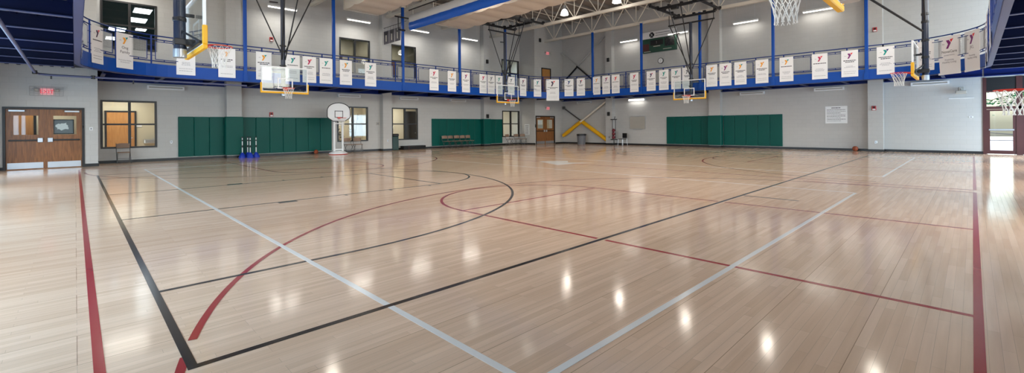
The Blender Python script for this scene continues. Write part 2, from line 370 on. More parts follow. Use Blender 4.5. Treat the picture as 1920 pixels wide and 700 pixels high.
# rooms behind the windows
struct(MB().box((XW,YN+2.5,0),(XE,YN+2.6,3.2)).build('wall_corridor_back', M['tan']))
struct(MB().box((XW,YN+0.2,3.05),(XE,YN+2.6,3.2)).build('ceiling_corridor', M['plain']))
for x in (3.6, 9.0, 13.2, 17.8, 22.0): struct(MB().box((x,YN+0.2,0),(x+0.1,YN+2.5,3.05)).build('wall_corridor_partition', M['tan']))
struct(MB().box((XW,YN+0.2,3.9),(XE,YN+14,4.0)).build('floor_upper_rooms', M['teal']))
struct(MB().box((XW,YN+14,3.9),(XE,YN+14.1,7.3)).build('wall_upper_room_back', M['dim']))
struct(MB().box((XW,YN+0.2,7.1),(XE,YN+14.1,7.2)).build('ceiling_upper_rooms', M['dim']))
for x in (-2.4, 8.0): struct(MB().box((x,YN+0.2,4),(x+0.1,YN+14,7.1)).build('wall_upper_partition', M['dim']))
struct(MB().box((8.1,YN+3.2,4),(XE,YN+3.3,7.1)).build('wall_upper_tan', M['tan']))
struct(MB().box((13.2,YN+0.2,4),(13.3,YN+3.2,7.1)).build('wall_upper_tan_partition', M['tan']))
struct(MB().box((19.5,YN+0.2,4),(19.6,YN+3.2,7.1)).build('wall_upper_tan_partition', M['tan']))
TR = [(2.0,2.68,27.05,28.2),(2.0,2.72,29.5,30.7),(1.35,2.1,32.9,34.1),(2.45,2.95,32.4,33.2),(1.35,1.95,36.4,37.6),(3.6,4.2,28,29.2),(3.6,4.2,31,32.2)]
WH = ['nearest the glass','second from the glass','in the third row on the left','in the third row on the right','farthest back','beyond the right edge, front','beyond the right edge, back']
for i, (a, b, c, d) in enumerate(TR):
    t = thing('ceiling_troffer', 'lit ceiling panel seen through the dark upper window, '+WH[i], 'ceiling light', ((a+b)/2,(c+d)/2,7.04), 0, 'troffers in the dark upper room')
    w, l = (b-a)/2, (d-c)/2
    MB().box((-w,-l,0),(w,l,0.055)).build('housing', M['white'], t); MB().box((-w+.03,-l+.03,-0.012),(w-.03,l-.03,0)).build('diffuser', M['troffer'], t)

def light(name, kind, loc, energy, size=1.0, sy=None, rot=(0,0,0), col=(1,1,1), spread=None):
    l = bpy.data.lights.new(name, kind); l.energy = energy; l.color = col
    if kind == 'AREA':
        l.size = size
        if sy: l.shape = 'RECTANGLE'; l.size_y = sy
        if spread: l.spread = spread
    else: l.shadow_soft_size = size
    o = bpy.data.objects.new(name, l); COL.objects.link(o); o.location = loc; o.rotation_euler = rot
    return o
WARM = (1,0.92,0.80)
for x in (1.5, 6, 11.3, 15.2, 20, 24.3): light('corridor_light','AREA',(x,YN+1.2,3.0),44,1.2,1.2,(0,0,0),WARM)
for x in (11.5, 15.0, 24.0): light('upper_room_light','AREA',(x,YN+1.8,7.0),26,1.0,1.0,(0,0,0),WARM)
light('upper_dark_room_light','AREA',(2.2,31,6.9),40,1.5,6,(0,0,0),(0.9,0.96,1))

# corridor door, fountain and so on seen through the lower windows
def interior_door(x0, x1, y, z1, m, label, z0=0):
    t = thing('interior_door', label, 'door', ((x0+x1)/2, y, z0)); w = (x1-x0)/2
    MB().box((-w,-0.05,0),(-w+.07,0.03,z1-z0)).box((w-.07,-0.05,0),(w,0.03,z1-z0)).box((-w+.07,-0.05,z1-z0-.07),(w-.07,0.03,z1-z0)).build('door_frame', M['frame'], t)
    MB().box((-w+.07,-0.03,0.01),(w-.07,0.01,z1-z0-.07)).build('door_leaf', m, t)
    MB().tube((w-.16,-0.03,1.0),(w-.16,-0.09,1.0),0.02).tube((w-.16,-0.08,1.0),(w-.28,-0.08,1.0),0.014).build('door_handle', M['steel'], t, smooth=40)
    return t
interior_door(0.95,2.05,YN+2.48,2.25,M['lightoak'],'orange oak corridor door seen through the lower window over the lone folding chair')
interior_door(16.2,17.3,YN+2.48,2.5,M['frame'],'dark door seen through the lower window right of the dark green bin')
interior_door(14.95,16.0,YN+3.18,6.0,M['oak'],'brown door seen through the upper window beside the jersey banners',4.0)
interior_door(11.2,12.2,YN+3.18,6.0,M['oak'],'brown door seen through the upper window above the rim of the portable hoop',4.0)
t = thing('drinking_fountain','grey wall drinking fountain seen through the leftmost lower window','drinking fountain',(2.55,YN+2.5,0))
MB().bbox((-0.25,-0.42,0.72),(0.25,0,0.92),0.03).build('basin', M['steel'], t); MB().tube((0.1,-0.3,0.92),(0.1,-0.3,0.99),0.02).build('spout', M['steel'], t)
tag(MB().box((2.0,YN+2.47,1.5),(2.25,YN+2.495,1.6)).build('wall_notice', M['white']),'small white notice on the corridor wall behind the leftmost lower window','notice')
def plant(x, y, h, label, seed):
    rnd = random.Random(seed); t = thing('potted_plant', label, 'plant', (x, y, 0))
    MB().lathe([(0.13,0),(0.18,0.34),(0.19,0.36),(0.165,0.36),(0.16,0.3)],n=16).build('pot', M['blackm'], t, smooth=40)
    st = MB(); lf = MB()
    for k in range(9):
        a = rnd.uniform(0,2*PI); q = Vector((math.cos(a)*rnd.uniform(.1,.35), math.sin(a)*rnd.uniform(.05,.3), rnd.uniform(.9,h)))
        st.path([(0,0,.3),(q.x*.4,q.y*.4,q.z*.6),q],0.011,5)
        for j in range(12):
            d = Vector((rnd.uniform(-1,1),rnd.uniform(-1,1),rnd.uniform(-.6,.8))).normalized()*rnd.uniform(.1,.2); s_ = d.cross(Vector((0,0,1))).normalized()*.03
            b_ = q*rnd.uniform(.75,1.0); lf.add([b_, b_+d*.5+s_, b_+d, b_+d*.5-s_],[(0,1,2,3)])
    st.build('stem', M['bark'], t); lf.build('foliage', M['blackm'], t)
plant(10.9,YN+0.75,1.5,'dark leafy potted plant behind the window pane beside the portable hoop post',3)
plant(11.85,YN+0.75,2.35,'tall dark leafy potted plant behind the right panes of the window by the portable hoop',5)
# shelf with bottles behind the fourth window
t = thing('wall_rack','tan wall rack seen through the lower window left of the corner double door','rack',(24.2,YN+2.5,0))
MB().box((-1.0,-0.3,0.85),(1.0,0,0.9)).box((-1.0,-0.04,0.3),(1.0,0,2.1)).build('rack_board', M['tan'], t)
for k in range(5):
    MB().tube((-0.8+k*.4,-0.04,1.9),(-0.8+k*.4,-0.12,1.94),0.015).build('hook', M['black'], t)
for i,(x,nm) in enumerate(((23.5,'leftmost'),(23.8,'second from the left'),(24.35,'third from the left'),(24.65,'rightmost'))):
    tag(MB().lathe([(0.04,0),(0.05,0.02),(0.05,0.14),(0.02,0.19),(0.02,0.23)],(x,YN+2.35,0.9),12).build('bottle', M['blackm'],smooth=40),'small dark bottle on the rack behind the corner window, '+nm,'bottle','bottles behind the corner window')

# ------------------------------------------------------------------ double doors
def double_door(n, x0, x1, z1, left_look, notice):
    y = YJ; d = struct(MB().box((x0-.07,y-0.03,0),(x0,y+0.15,z1+.07)).box((x1,y-0.03,0),(x1+.07,y+0.15,z1+.07)).box((x0,y-0.03,z1),(x1,y+0.15,z1+.07)).build('door_%d' % n, M['frame']))
    xm = (x0+x1)/2; MB().box((xm-.025,y+.03,0),(xm+.025,y+.1,z1)).build('center_post', M['oak'], d)
    for i, (a, b) in enumerate(((x0,xm-.025),(xm+.025,x1))):
        w = b-a; g0, g1 = (a+.17*w/.88, b-.14*w/.88); mb = MB()
        zg0, zg1 = 1.22*z1/2.13, 1.9*z1/2.13
        mb.box((a,y+.04,.01),(g0,y+.085,z1)).box((g1,y+.04,.01),(b,y+.085,z1)).box((g0,y+.04,.01),(g1,y+.085,zg0)).box((g0,y+.04,zg1),(g1,y+.085,z1))
        leaf = mb.build('door_leaf', M['oak'], d)
        MB().box((g0,y+.06,zg0),(g1,y+.067,zg1)).build('vision_pane', M['pane'], leaf)
        MB().box((a+.03,y+.028,.03),(b-.03,y+.04,.24)).build('kick_plate', M['steel'], leaf)
        s = 1 if i == 0 else -1; lk = (b-.1) if i == 0 else (a+.1)
        pb = MB(); pb.bbox((min(lk,lk-s*(w-.16)),y-.015,1.0),(max(lk,lk-s*(w-.16)),y+.02,1.05),.008)
        pb.box((a+.08,y,.995),(a+.12,y+.04,1.055)).box((b-.12,y,.995),(b-.08,y+.04,1.055)); pb.build('push_bar', M['black'] , leaf)
        MB().bbox((lk-.07,y-.03,.95),(lk+.07,y+.04,1.11),.01).build('latch_case', M['steel'], leaf)
        MB().bbox((a+.06 if i == 0 else b-.46,y-.01,z1-.1),(a+.46 if i == 0 else b-.06,y+.04,z1-.03),.01).build('door_closer', M['steel'], leaf)
    return d
double_door(1, DL[0], DL[1], 2.13, 0, 1); double_door(2, DR[0]+.05, DR[1]-.05, 2.13, 0, 0)
for a, b, nm in ((XW,JX0-.2,'near'),(JX1+.2,XE,'far')):
    struct(MB().box((a,YJ+1.5,0),(b,YJ+1.58,3.1)).box((a,YJ+.2,3.0),(b,YJ+1.58,3.1)).build('wall_lobby_'+nm, M['tan']))
light('lobby_light','AREA',(-0.9,YJ+.8,2.95),22,.7,.7,(0,0,0),WARM); light('lobby_light','AREA',(26.2,YJ+.8,2.95),26,.7,.7,(0,0,0),WARM)
interior_door(-1.9,-1.05,YJ+1.48,2.1,M['lightoak'],'orange door seen through the left pane of the large oak double door')
# framed map behind the right pane, notice behind the far door pane
t = thing('wall_map','framed pale map poster seen in the right pane of the large oak double door','poster',(-0.33,YJ+.11,1.23))
MB().box((-.3,0,0),(.3,.02,.54)).build('poster_frame', M['black'], t); MB().box((-.27,-.006,.03),(.27,0,.51)).build('poster_sheet', M['greyp'], t)
mm = MB(); rnd = random.Random(4)
mm.prism([(.19*math.cos(k*2*PI/18)*rnd.uniform(.6,1.1), .16*math.sin(k*2*PI/18)*rnd.uniform(.6,1.1)) for k in range(18)],(0,-.006,.28),(1,0,0),(0,0,1),.003); mm.build('map_shape', M['white'], t)
for nm, z0, z1, m in (('upper',1.52,1.84,'banner'),('lower',1.26,1.5,'strip')):
    tag(MB().box((25.42,YJ+.07,z0),(25.95,YJ+.078,z1)).build('door_notice', M[m]), 'pale paper notice taped in the left pane of the corner double door, %s one' % nm, 'notice', 'notices on the corner door')
# upper corner door
d = struct(MB().box((DU[0],YJ-.03,DU[2]),(DU[0]+.07,YJ+.1,DU[3])).box((DU[1]-.07,YJ-.03,DU[2]),(DU[1],YJ+.1,DU[3])).box((DU[0],YJ-.03,DU[3]-.07),(DU[1],YJ+.1,DU[3])).build('door_3', M['frame']))
lf = MB().box((DU[0]+.07,YJ+.02,DU[2]),(DU[1]-.07,YJ+.07,DU[3]-.07)).build('door_leaf', M['lightoak'], d)
MB().box((26.6,YJ-.03,4.85),(26.74,YJ+.02,4.9)).build('door_handle', M['steel'], lf)

# ------------------------------------------------------------------ entrance glazing on the side wall
def glazing():
    x = XE; d = struct(MB().box((x-.04,-.42,0),(x+.12,-.31,GZ)).box((x-.04,-1.46,0),(x+.12,-1.28,GZ)).box((x-.04,-2.62,0),(x+.12,-2.44,GZ)).box((x-.04,YS,0),(x+.12,YS+.3,GZ))
        .box((x-.04,-2.44,1.94),(x+.12,-.42,2.06)).box((x-.04,-2.44,2.68),(x+.12,-.42,2.74)).build('door_4', M['maroon']))
    for a, b in ((-1.28,-.42),(-2.44,-1.46)):
        lf = MB().box((x-.01,a,.02),(x+.05,a+.10,1.93)).box((x-.01,b-.10,.02),(x+.05,b,1.93)).box((x-.01,a+.1,.02),(x+.05,b-.1,.17)).box((x-.01,a+.1,1.86),(x+.05,b-.1,1.93)).build('glass_door_leaf', M['maroon'], d)
        MB().box((x+.015,a+.1,.17),(x+.022,b-.1,1.86)).build('door_pane', M['pane'], lf)
        MB().bbox((x-.07,a+.06,1.02),(x-.03,b-.06,1.09),.008).build('push_bar', M['steel'], lf)
        MB().box((x+.02,a,2.06),(x+.027,b,2.68)).build('transom_pane', M['pane'], d)
    MB().box((x,-2.44,2.74),(x+.05,-.42,GZ)).build('dark_header_panel', M['blackm'], d)
    MB().box((x+.02,YS+.3,0),(x+.027,-2.62,GZ)).build('side_pane', M['pane'], d)
glazing()

# outside the entrance
struct(MB().box((XE+.2,-14,-.25),(XE+3.2,6,-.02)).build('exterior_path', M['path']))
struct(MB().box((XE+3.2,-30,-.4),(70,20,-.1)).build('exterior_paving', M['path']))  # pale concrete ground laid here in place of grass
t = thing('outdoor_railing','grey steel railing outside the glass entrance door','railing',(XE+2.6,-2.0,-.02))
MB().tube((0,-8,1.02),(0,3,1.02),.025).tube((0,-8,.55),(0,3,.55),.016).tube((0,-8,.8),(0,3,.8),.012).build('rail', M['chrome'], t, smooth=40)
for k in range(7): MB().tube((0,-7.6+k*1.65,0),(0,-7.6+k*1.65,1.02),.022).build('rail_post', M['chrome'], t, smooth=40)
t = thing('ramp_railing','sloping grey handrail outside beyond the entrance railing','railing',(XE+4.2,-2.0,-.1))
MB().tube((0,-7,.2),(0,3,1.1),.022).build('rail', M['chrome'], t, smooth=40)
for k in range(5): MB().tube((0,-6.5+k*2,0),(0,-6.5+k*2,.2+.09*(.5+k*2)),.02).build('rail_post', M['chrome'], t, smooth=40)
def tree(x, y, h, label, seed, spread=2.6):
    rnd = random.Random(seed); t = thing('leafy_tree', label, 'tree', (x,y,-.1)); tr = MB(); lf = MB()
    tr.path([(0,0,0),(.05,.05,h*.4),(0,.1,h)],.16,8,r2=.04)
    for k in range(34):
        a = rnd.uniform(0,2*PI); z = rnd.uniform(.38,.95)*h; L = spread*rnd.uniform(.6,1)*(1.15-z/h)
        p0 = Vector((0,.05,z)); p1 = p0+Vector((math.cos(a)*L,math.sin(a)*L,-L*.22)); tr.path([p0,(p0+p1)/2+Vector((0,0,.12)),p1],.03,5,r2=.008)
        for j in range(85):
            q = p0+(p1-p0)*rnd.uniform(.2,1.05)+Vector((rnd.gauss(0,.16),rnd.gauss(0,.16),rnd.gauss(0,.08)))
            d = Vector((math.cos(a)+rnd.gauss(0,.5),math.sin(a)+rnd.gauss(0,.5),rnd.gauss(-.3,.3))).normalized()*rnd.uniform(.12,.26); s_ = d.cross(Vector((rnd.gauss(0,.4),rnd.gauss(0,.4),1))).normalized()*.035
            lf.add([q, q+d*.5+s_*1.6, q+d, q+d*.5-s_*1.6],[(0,1,2,3)])
    tr.build('trunk', M['bark'], t, smooth=60); lf.build('foliage', M['leaf'], t)
tree(33.6,-1.9,5.8,'bright green tree outside, nearest the glass entrance door',11,2.9)
tree(39.0,.6,5.0,'bright green tree outside, behind the nearer one by the entrance',12,2.6)
tree(37.5,-7.5,6.5,'bright green tree outside, right of the entrance door glass',13,2.8)

# ------------------------------------------------------------------ court markings
LW = 0.05
class Lines(MB):
    def seg(s, a, b, w=LW):
        (x0,y0),(x1,y1) = a, b; s.k = getattr(s,'k',0)+1; zt = .0018-s.k*5e-6
        if abs(x0-x1) < 1e-6: s.box((x0-w/2,min(y0,y1),.0004),(x0+w/2,max(y0,y1),zt))
        else: s.box((min(x0,x1),y0-w/2,.0004),(max(x0,x1),y0+w/2,zt))
        return s
    def arc(s, c, r, t0, t1, w=LW, z=.0018):
        n = max(6, int(abs(t1-t0)*r/.12)); vs = []; fs = []
        for i in range(n+1):
            t = t0+(t1-t0)*i/n
            for rr in (r-w/2, r+w/2): vs.append((c[0]+rr*math.cos(t), c[1]+rr*math.sin(t), z))
        for i in range(n): fs.append((2*i,2*i+1,2*i+3,2*i+2))
        return s.add(vs, fs)
D = math.radians
bx0, bx1, by0, by1, bc = .47, 26.1, 3.10, 18.36, 10.77
K = Lines()
K.seg((bx0,by0-.025),(bx0,by1)).seg((bx0,by0),(bx1-1.2,by0)).seg((bx0,by1),(bx1,by1)).seg((bx1,by0),(bx1,by1))
for s_, e in ((1,bx0),(-1,bx1)):
    bk = e+s_*1.6; ft = e+s_*5.82
    for yy in (bc-1.83, bc+1.83):
        K.seg((e,yy),(ft,yy)); q = 1 if yy > bc else -1
        K.box((e+s_*2.18,yy,.0003),(e+s_*2.5,yy+q*.16,.0018))
        for dx in (3.45,4.45,5.45): K.box((e+s_*(dx-.025),yy,.0003),(e+s_*(dx+.025),yy+q*.14,.0018))
    t0 = -PI/2 if s_ == 1 else PI/2
    K.seg((ft,bc-1.83),(ft,bc+1.83)); K.arc((ft,bc),1.83,t0,t0+PI)
    K.seg((e,bc-6.03),(bk,bc-6.03)).seg((e,bc+6.03),(bk,bc+6.03)); K.arc((bk,bc),6.03,t0,t0+PI)
K.seg((9.15,2.15),(9.15,3.06))
ko = K.build('court_line_black', M['lblack'], fl); ko['label'] = 'black painted court lines'
RD = Lines()
def gap_seg_y(x, y0, y1, cuts):
    a = y0
    for c in sorted(cuts): RD.seg((x,a),(x,c-.06)); a = c+.06
    RD.seg((x,a),(x,y1))
ry0, ry1 = -.02, 21.46
for (L0, R0, cx) in ((.09,12.5,6.32),(12.95,26.0,19.5)):
    RD.seg((L0,ry0),(L0,ry1)); RD.seg((R0,ry0),(R0,2.85 if R0 < 13 else ry1)); RD.seg((L0,ry0),(R0,ry0)); RD.seg((L0,ry1),(R0,ry1))
    for s_, e in ((1,ry0),(-1,ry1)):
        ft = e+s_*5.8; bk = e+s_*1.6
        for xx in (cx-1.83, cx+1.83):
            gap_seg_y(xx, min(e,ft), max(e,ft), [by0] if s_ == 1 else [by1])
        RD.seg((cx-1.83,ft),(cx+1.83,ft)); t0 = 0 if s_ == 1 else PI; RD.arc((cx,ft),1.83,t0,t0+PI)
        if s_ == 1 and cx < 10:                     # broken where the black lines cross it
            tc_ = math.asin((by0-bk)/6.05); RD.arc((cx,bk),6.1,0,PI-.3203); RD.arc((cx,bk),6.1,PI-.2807,PI)
        else: RD.arc((cx,bk),6.1,t0,t0+PI)
RD.seg((25.99,ry0),(25.99,ry1))
RD.v = [(p[0],p[1],p[2]-.0003) for p in RD.v]
ro = RD.build('court_line_red', M['lred'], fl); ro['label'] = 'red painted court lines'
W = Lines()
for L0, R0 in ((1.7,10.94),(14.75,23.9)):
    W.seg((L0,1.61),(R0,1.61)).seg((L0,19.9),(R0,19.9)).seg((L0,1.61),(L0,19.9)).seg((R0,1.61),(R0,19.9),.03)
wo = W.build('court_line_white', M['lwhite'], fl); wo['label'] = 'white painted court lines'
mb = MB(); o_ = (13.1,10.75,.0005)
mb.prism([(-.95,-.55),(-.2,1.0),(.25,.95),(.1,-.2),(.55,-.95),(-.1,-.6)],o_,(1,0,0),(0,1,0),.0012); mb.prism([(.3,.9),(.75,.35),(.2,-.1)],o_,(1,0,0),(0,1,0),.0012)
mb.build('center_emblem', M['lwhite'], fl)['label'] = 'pale painted emblem at center court'

# ------------------------------------------------------------------ elevated running track
TX0, TX1, TY0, TY1, TR_ = .08, 26.1, -.4, 21.8, 3.2
def tpath(off=0.0, step=.25):
    a, b, c, d, r = TX0+off, TX1-off, TY0+off, TY1-off, TR_-off; P = []
    def ln(p, q):
        n = max(1, int(math.hypot(q[0]-p[0], q[1]-p[1])/step))
        for i in range(n): P.append((p[0]+(q[0]-p[0])*i/n, p[1]+(q[1]-p[1])*i/n))
    def arc(cx, cy, t0):
        for i in range(14): t = t0-PI/2*i/14; P.append((cx+r*math.cos(t), cy+r*math.sin(t)))
    ln((a,c+r),(a,d-r)); arc(a+r,d-r,PI); ln((a+r,d),(b-r,d)); arc(b-r,d-r,PI/2); ln((b,d-r),(b,c+r)); arc(b-r,c+r,0); ln((b-r,c),(a+r,c)); arc(a+r,c+r,-PI/2)
    return P
def sweep(mb, off0, off1, z0, z1, m=0):
    A, B = tpath(off0), tpath(off1); n = len(A)
    vs = [(x,y,z0) for x,y in A]+[(x,y,z1) for x,y in A]+[(x,y,z0) for x,y in B]+[(x,y,z1) for x,y in B]; fs = []
    for i in range(n):
        j = (i+1) % n
        fs += [(i,n+i,n+j,j),(2*n+i,2*n+j,3*n+j,3*n+i),(i,j,2*n+j,2*n+i),(n+i,3*n+i,3*n+j,n+j)]
    return mb.add(vs, fs, m)
trk = thing('running_track','blue elevated running track looping around the gym on hanger posts','running track',(0,0,0))
sweep(MB(), -.02, .04, 3.40, 3.86).build('fascia', M['blue'], trk)
sweep(MB(), -.09, .03, 3.365, 3.398).build('edge_beam', M['edge'], trk)['label'] = 'dusty blue bottom flange of the track edge'
P = tpath(-.02); n = len(P); out = []
for x, y in P:                                    # project each point out to the walls
    cx, cy = (TX0+TX1)/2, (TY0+TY1)/2; dx, dy = x-cx, y-cy
    ox = XW if x <= TX0+TR_ and abs(x-TX0) <= abs(y-TY0) and abs(x-TX0) <= abs(y-TY1) else None
    out.append((x, y))
dk = MB()
def slab(a, b): dk.box((a[0],a[1],3.70),(b[0],b[1],3.84))
slab((XW,YS),(TX0+.02,YN)); slab((TX1-.02,YS),(XE,YN)); slab((TX0+.02,TY1-.02),(TX1-.02,YN)); slab((TX0+.02,YS),(TX1-.02,TY0+.02))
for cx, cy, px, py, t0 in ((TX0+TR_,TY1-TR_,TX0,TY1,PI/2),(TX1-TR_,TY1-TR_,TX1,TY1,0),(TX1-TR_,TY0+TR_,TX1,TY0,-PI/2),(TX0+TR_,TY0+TR_,TX0,TY0,PI)):
    pl = [(px,py)]+[(cx+TR_*math.cos(t0+PI/2*i/14), cy+TR_*math.sin(t0+PI/2*i/14)) for i in range(15)]
    if pl[0] != (px,py): pass
    dk.prism(pl,(0,0,3.70),(1,0,0),(0,1,0),.14)
dk.build('deck', M['navy'], trk)
def joist(a, b, ax):
    mb = MB()
    if ax == 'x':
        y = a[1]; mb.box((a[0],y-.008,3.41),(b[0],y+.008,3.69)); mb.box((a[0],y-.06,3.395),(b[0],y+.06,3.412),1)
    else:
        x = a[0]; mb.box((x-.008,a[1],3.41),(x+.008,b[1],3.69)); mb.box((x-.06,a[1],3.395),(x+.06,b[1],3.412),1)
    mb.build('joist', [M['navy'],M['flange']], trk)
for k in range(13): y = -.9+k*1.75; joist((XW,y),(TX0-.1,y),'x')
for k in range(13): y = .9+k*1.75; joist((TX1+.1,y),(XE,y),'x')
for k in range(15): x = .5+k*1.75; joist((x,YS),(x,TY0-.1),'y')
for k in range(15): x = .75+k*1.75; joist((x,TY1+.1),(x,YN),'y')
def ledger(axis, u0, u1, p, d):
    mb = MB()
    if axis == 'x': mb.box((u0,p-.03,3.37),(u1,p,3.69)).box((u0,p-.28,3.37),(u1,p,3.395)).box((u0,p-.28,3.665),(u1,p,3.69))
    else: mb.box((p-.03,u0,3.37),(p,u1,3.69)).box((p-.28,u0,3.37),(p,u1,3.395)).box((p-.28,u0,3.665),(p,u1,3.69))
    mb.build('wall_ledger', M['ledger'], trk)
for u0, u1 in ((JX0+.02,5.08),(5.74,13.08),(13.70,20.98),(21.58,JX1-.02)): ledger('x',u0,u1,YN-.002,0)
for u0, u1 in ((YS+.05,-.35),(-.3,3.0),(3.62,10.64),(11.36,18.28),(18.86,YJ-.1)): ledger('y',u0,u1,XE-.002,0)
# purlins carrying the pan deck, running along the left walkway
cr = MB()
for k in range(9): x = XW+.15+k*.27; cr.box((x,YS,3.66),(x+.09,YN-1.7,3.70))
for k in range(9): y = YS+.25+k*.32; cr.box((TX0,y,3.66),(XE,y+.09,3.70))
cr.build('deck_corrugation', M['navy'], trk)
tag_ = trk

# hanger posts
HP = [(5.25,TY1),(9.09,TY1),(12.91,TY1),(16.81,TY1),(20.65,TY1),(TX1,18.62),(TX1,14.83),(TX1,11.06),(TX1,7.24),(TX1,3.39)]
HN = ['first from the left','second from the left','third from the left, at the end of the blue curtain','fourth from the left','fifth from the left, behind a black hoop mast','sixth from the left, nearest the gym corner','fourth from the right','third from the right, beside the far hoop','second from the right','rightmost']
post0 = None
for i, (x, y) in enumerate(HP):
    lb = 'tall blue hanger post, '+HN[i]
    if not post0:
        post0 = thing('hanger_post', lb, 'post', (x,y,3.4), 0, 'blue hanger posts of the track')
        MB().bbox((-.065,-.065,0),(.065,.065,4.6),.008).build('shaft', M['blue'], post0)
        MB().box((-.13,-.13,4.55),(.13,.13,4.62)).build('cap_plate', M['truss'], post0)
        MB().box((-.09,-.09,.0),(.09,.09,.30)).build('fascia_bracket', M['blue'], post0)
    else: dup(post0, (x,y,3.4), 0, lb)

# railings: sections of the loop
def arcpath(P):
    L = [0]
    for i in range(1, len(P)): L.append(L[-1]+math.hypot(P[i][0]-P[i-1][0], P[i][1]-P[i-1][1]))
    def at(s):
        s = max(0, min(L[-1], s))
        for i in range(1, len(P)):
            if s <= L[i]+1e-9:
                f = (s-L[i-1])/(L[i]-L[i-1]); return (P[i-1][0]+(P[i][0]-P[i-1][0])*f, P[i-1][1]+(P[i][1]-P[i-1][1])*f)
        return P[-1]
    return at, L[-1]
def railing(P, label):
    at, L = arcpath(P); n = max(1, round(L/1.28)); st = L/n; p0 = at(0)
    t = thing('track_railing', label, 'railing', (p0[0],p0[1],3.84), 0, 'blue railings of the running track')
    lo = lambda p, z: (p[0]-p0[0], p[1]-p0[1], z-3.84)
    for z, r in ((4.93,.024),(4.79,.02),(3.97,.02)):
        MB().path([lo(q,z) for q in P], r, 6).build('rail', M['railblue'], t, smooth=50)
    for i in range(n+1):
        p = at(i*st); MB().box(lo((p[0]-.024,p[1]-.024),3.84), lo((p[0]+.024,p[1]+.024),4.94)).build('rail_post', M['railblue'], t)
    for i in range(n):
        s0, s1 = i*st+.14, (i+1)*st-.14; a, b = at(s0), at(s1); mb = MB(); z0, z1 = 4.03, 4.71
        mb.bar(lo(a,z0),lo(b,z0),.024,.024,0); mb.bar(lo(a,z1),lo(b,z1),.024,.024,0); mb.bar(lo(a,z0),lo(a,z1),.024,.024,0); mb.bar(lo(b,z0),lo(b,z1),.024,.024,0)
        q0, q1 = at(i*st), at((i+1)*st)
        for z in (4.18, 4.56): mb.bar(lo(q0,z),lo(a,z),.016,.016,0); mb.bar(lo(q1,z),lo(b,z),.016,.016,0)
        for f in (.3,.7):
            u = at(s0+(s1-s0)*f); mb.bar(lo(u,3.97),lo(u,z0),.03,.03,0); mb.bar(lo(u,z1),lo(u,4.79),.03,.03,0)
        nw = 34
        for k in range(1, nw):
            f = k/nw; u = (a[0]+(b[0]-a[0])*f, a[1]+(b[1]-a[1])*f); mb.bar(lo(u,z0),lo(u,z1),.008,.008,1)
        for k in range(1, 14): z = z0+(z1-z0)*k/14; mb.bar(lo(a,z),lo(b,z),.006,.006,1)
        mb.build('mesh_panel', [M['railblue'],M['mesh']], t)
o_ = .02; a, b, c, d, r = TX0+o_, TX1-o_, TY0+o_, TY1-o_, TR_-o_
arc = lambda cx, cy, t0: [(cx+r*math.cos(t0-PI/2*i/14), cy+r*math.sin(t0-PI/2*i/14)) for i in range(15)]
railing([(a,6.0),(a,d-r)],'blue railing seen edge-on above the dark underside, along the left walkway')
railing(arc(a+r,d-r,PI),'curved blue railing in front of the dark upper window at the left corner')
railing([(a+r,d),(b-r,d)],'long straight blue railing above the two left hoops')
railing(arc(b-r,d-r,PI/2),'curved blue railing at the gym corner behind the widest banner')
railing([(b,d-r),(b,c+r)],'long straight blue railing in front of the scoreboard wall')
railing(arc(b-r,c+r,0),'curved blue railing behind the two largest right banners')
railing([(b-r,c),(12,c)],'blue railing seen edge-on at the right above the glass entrance side')

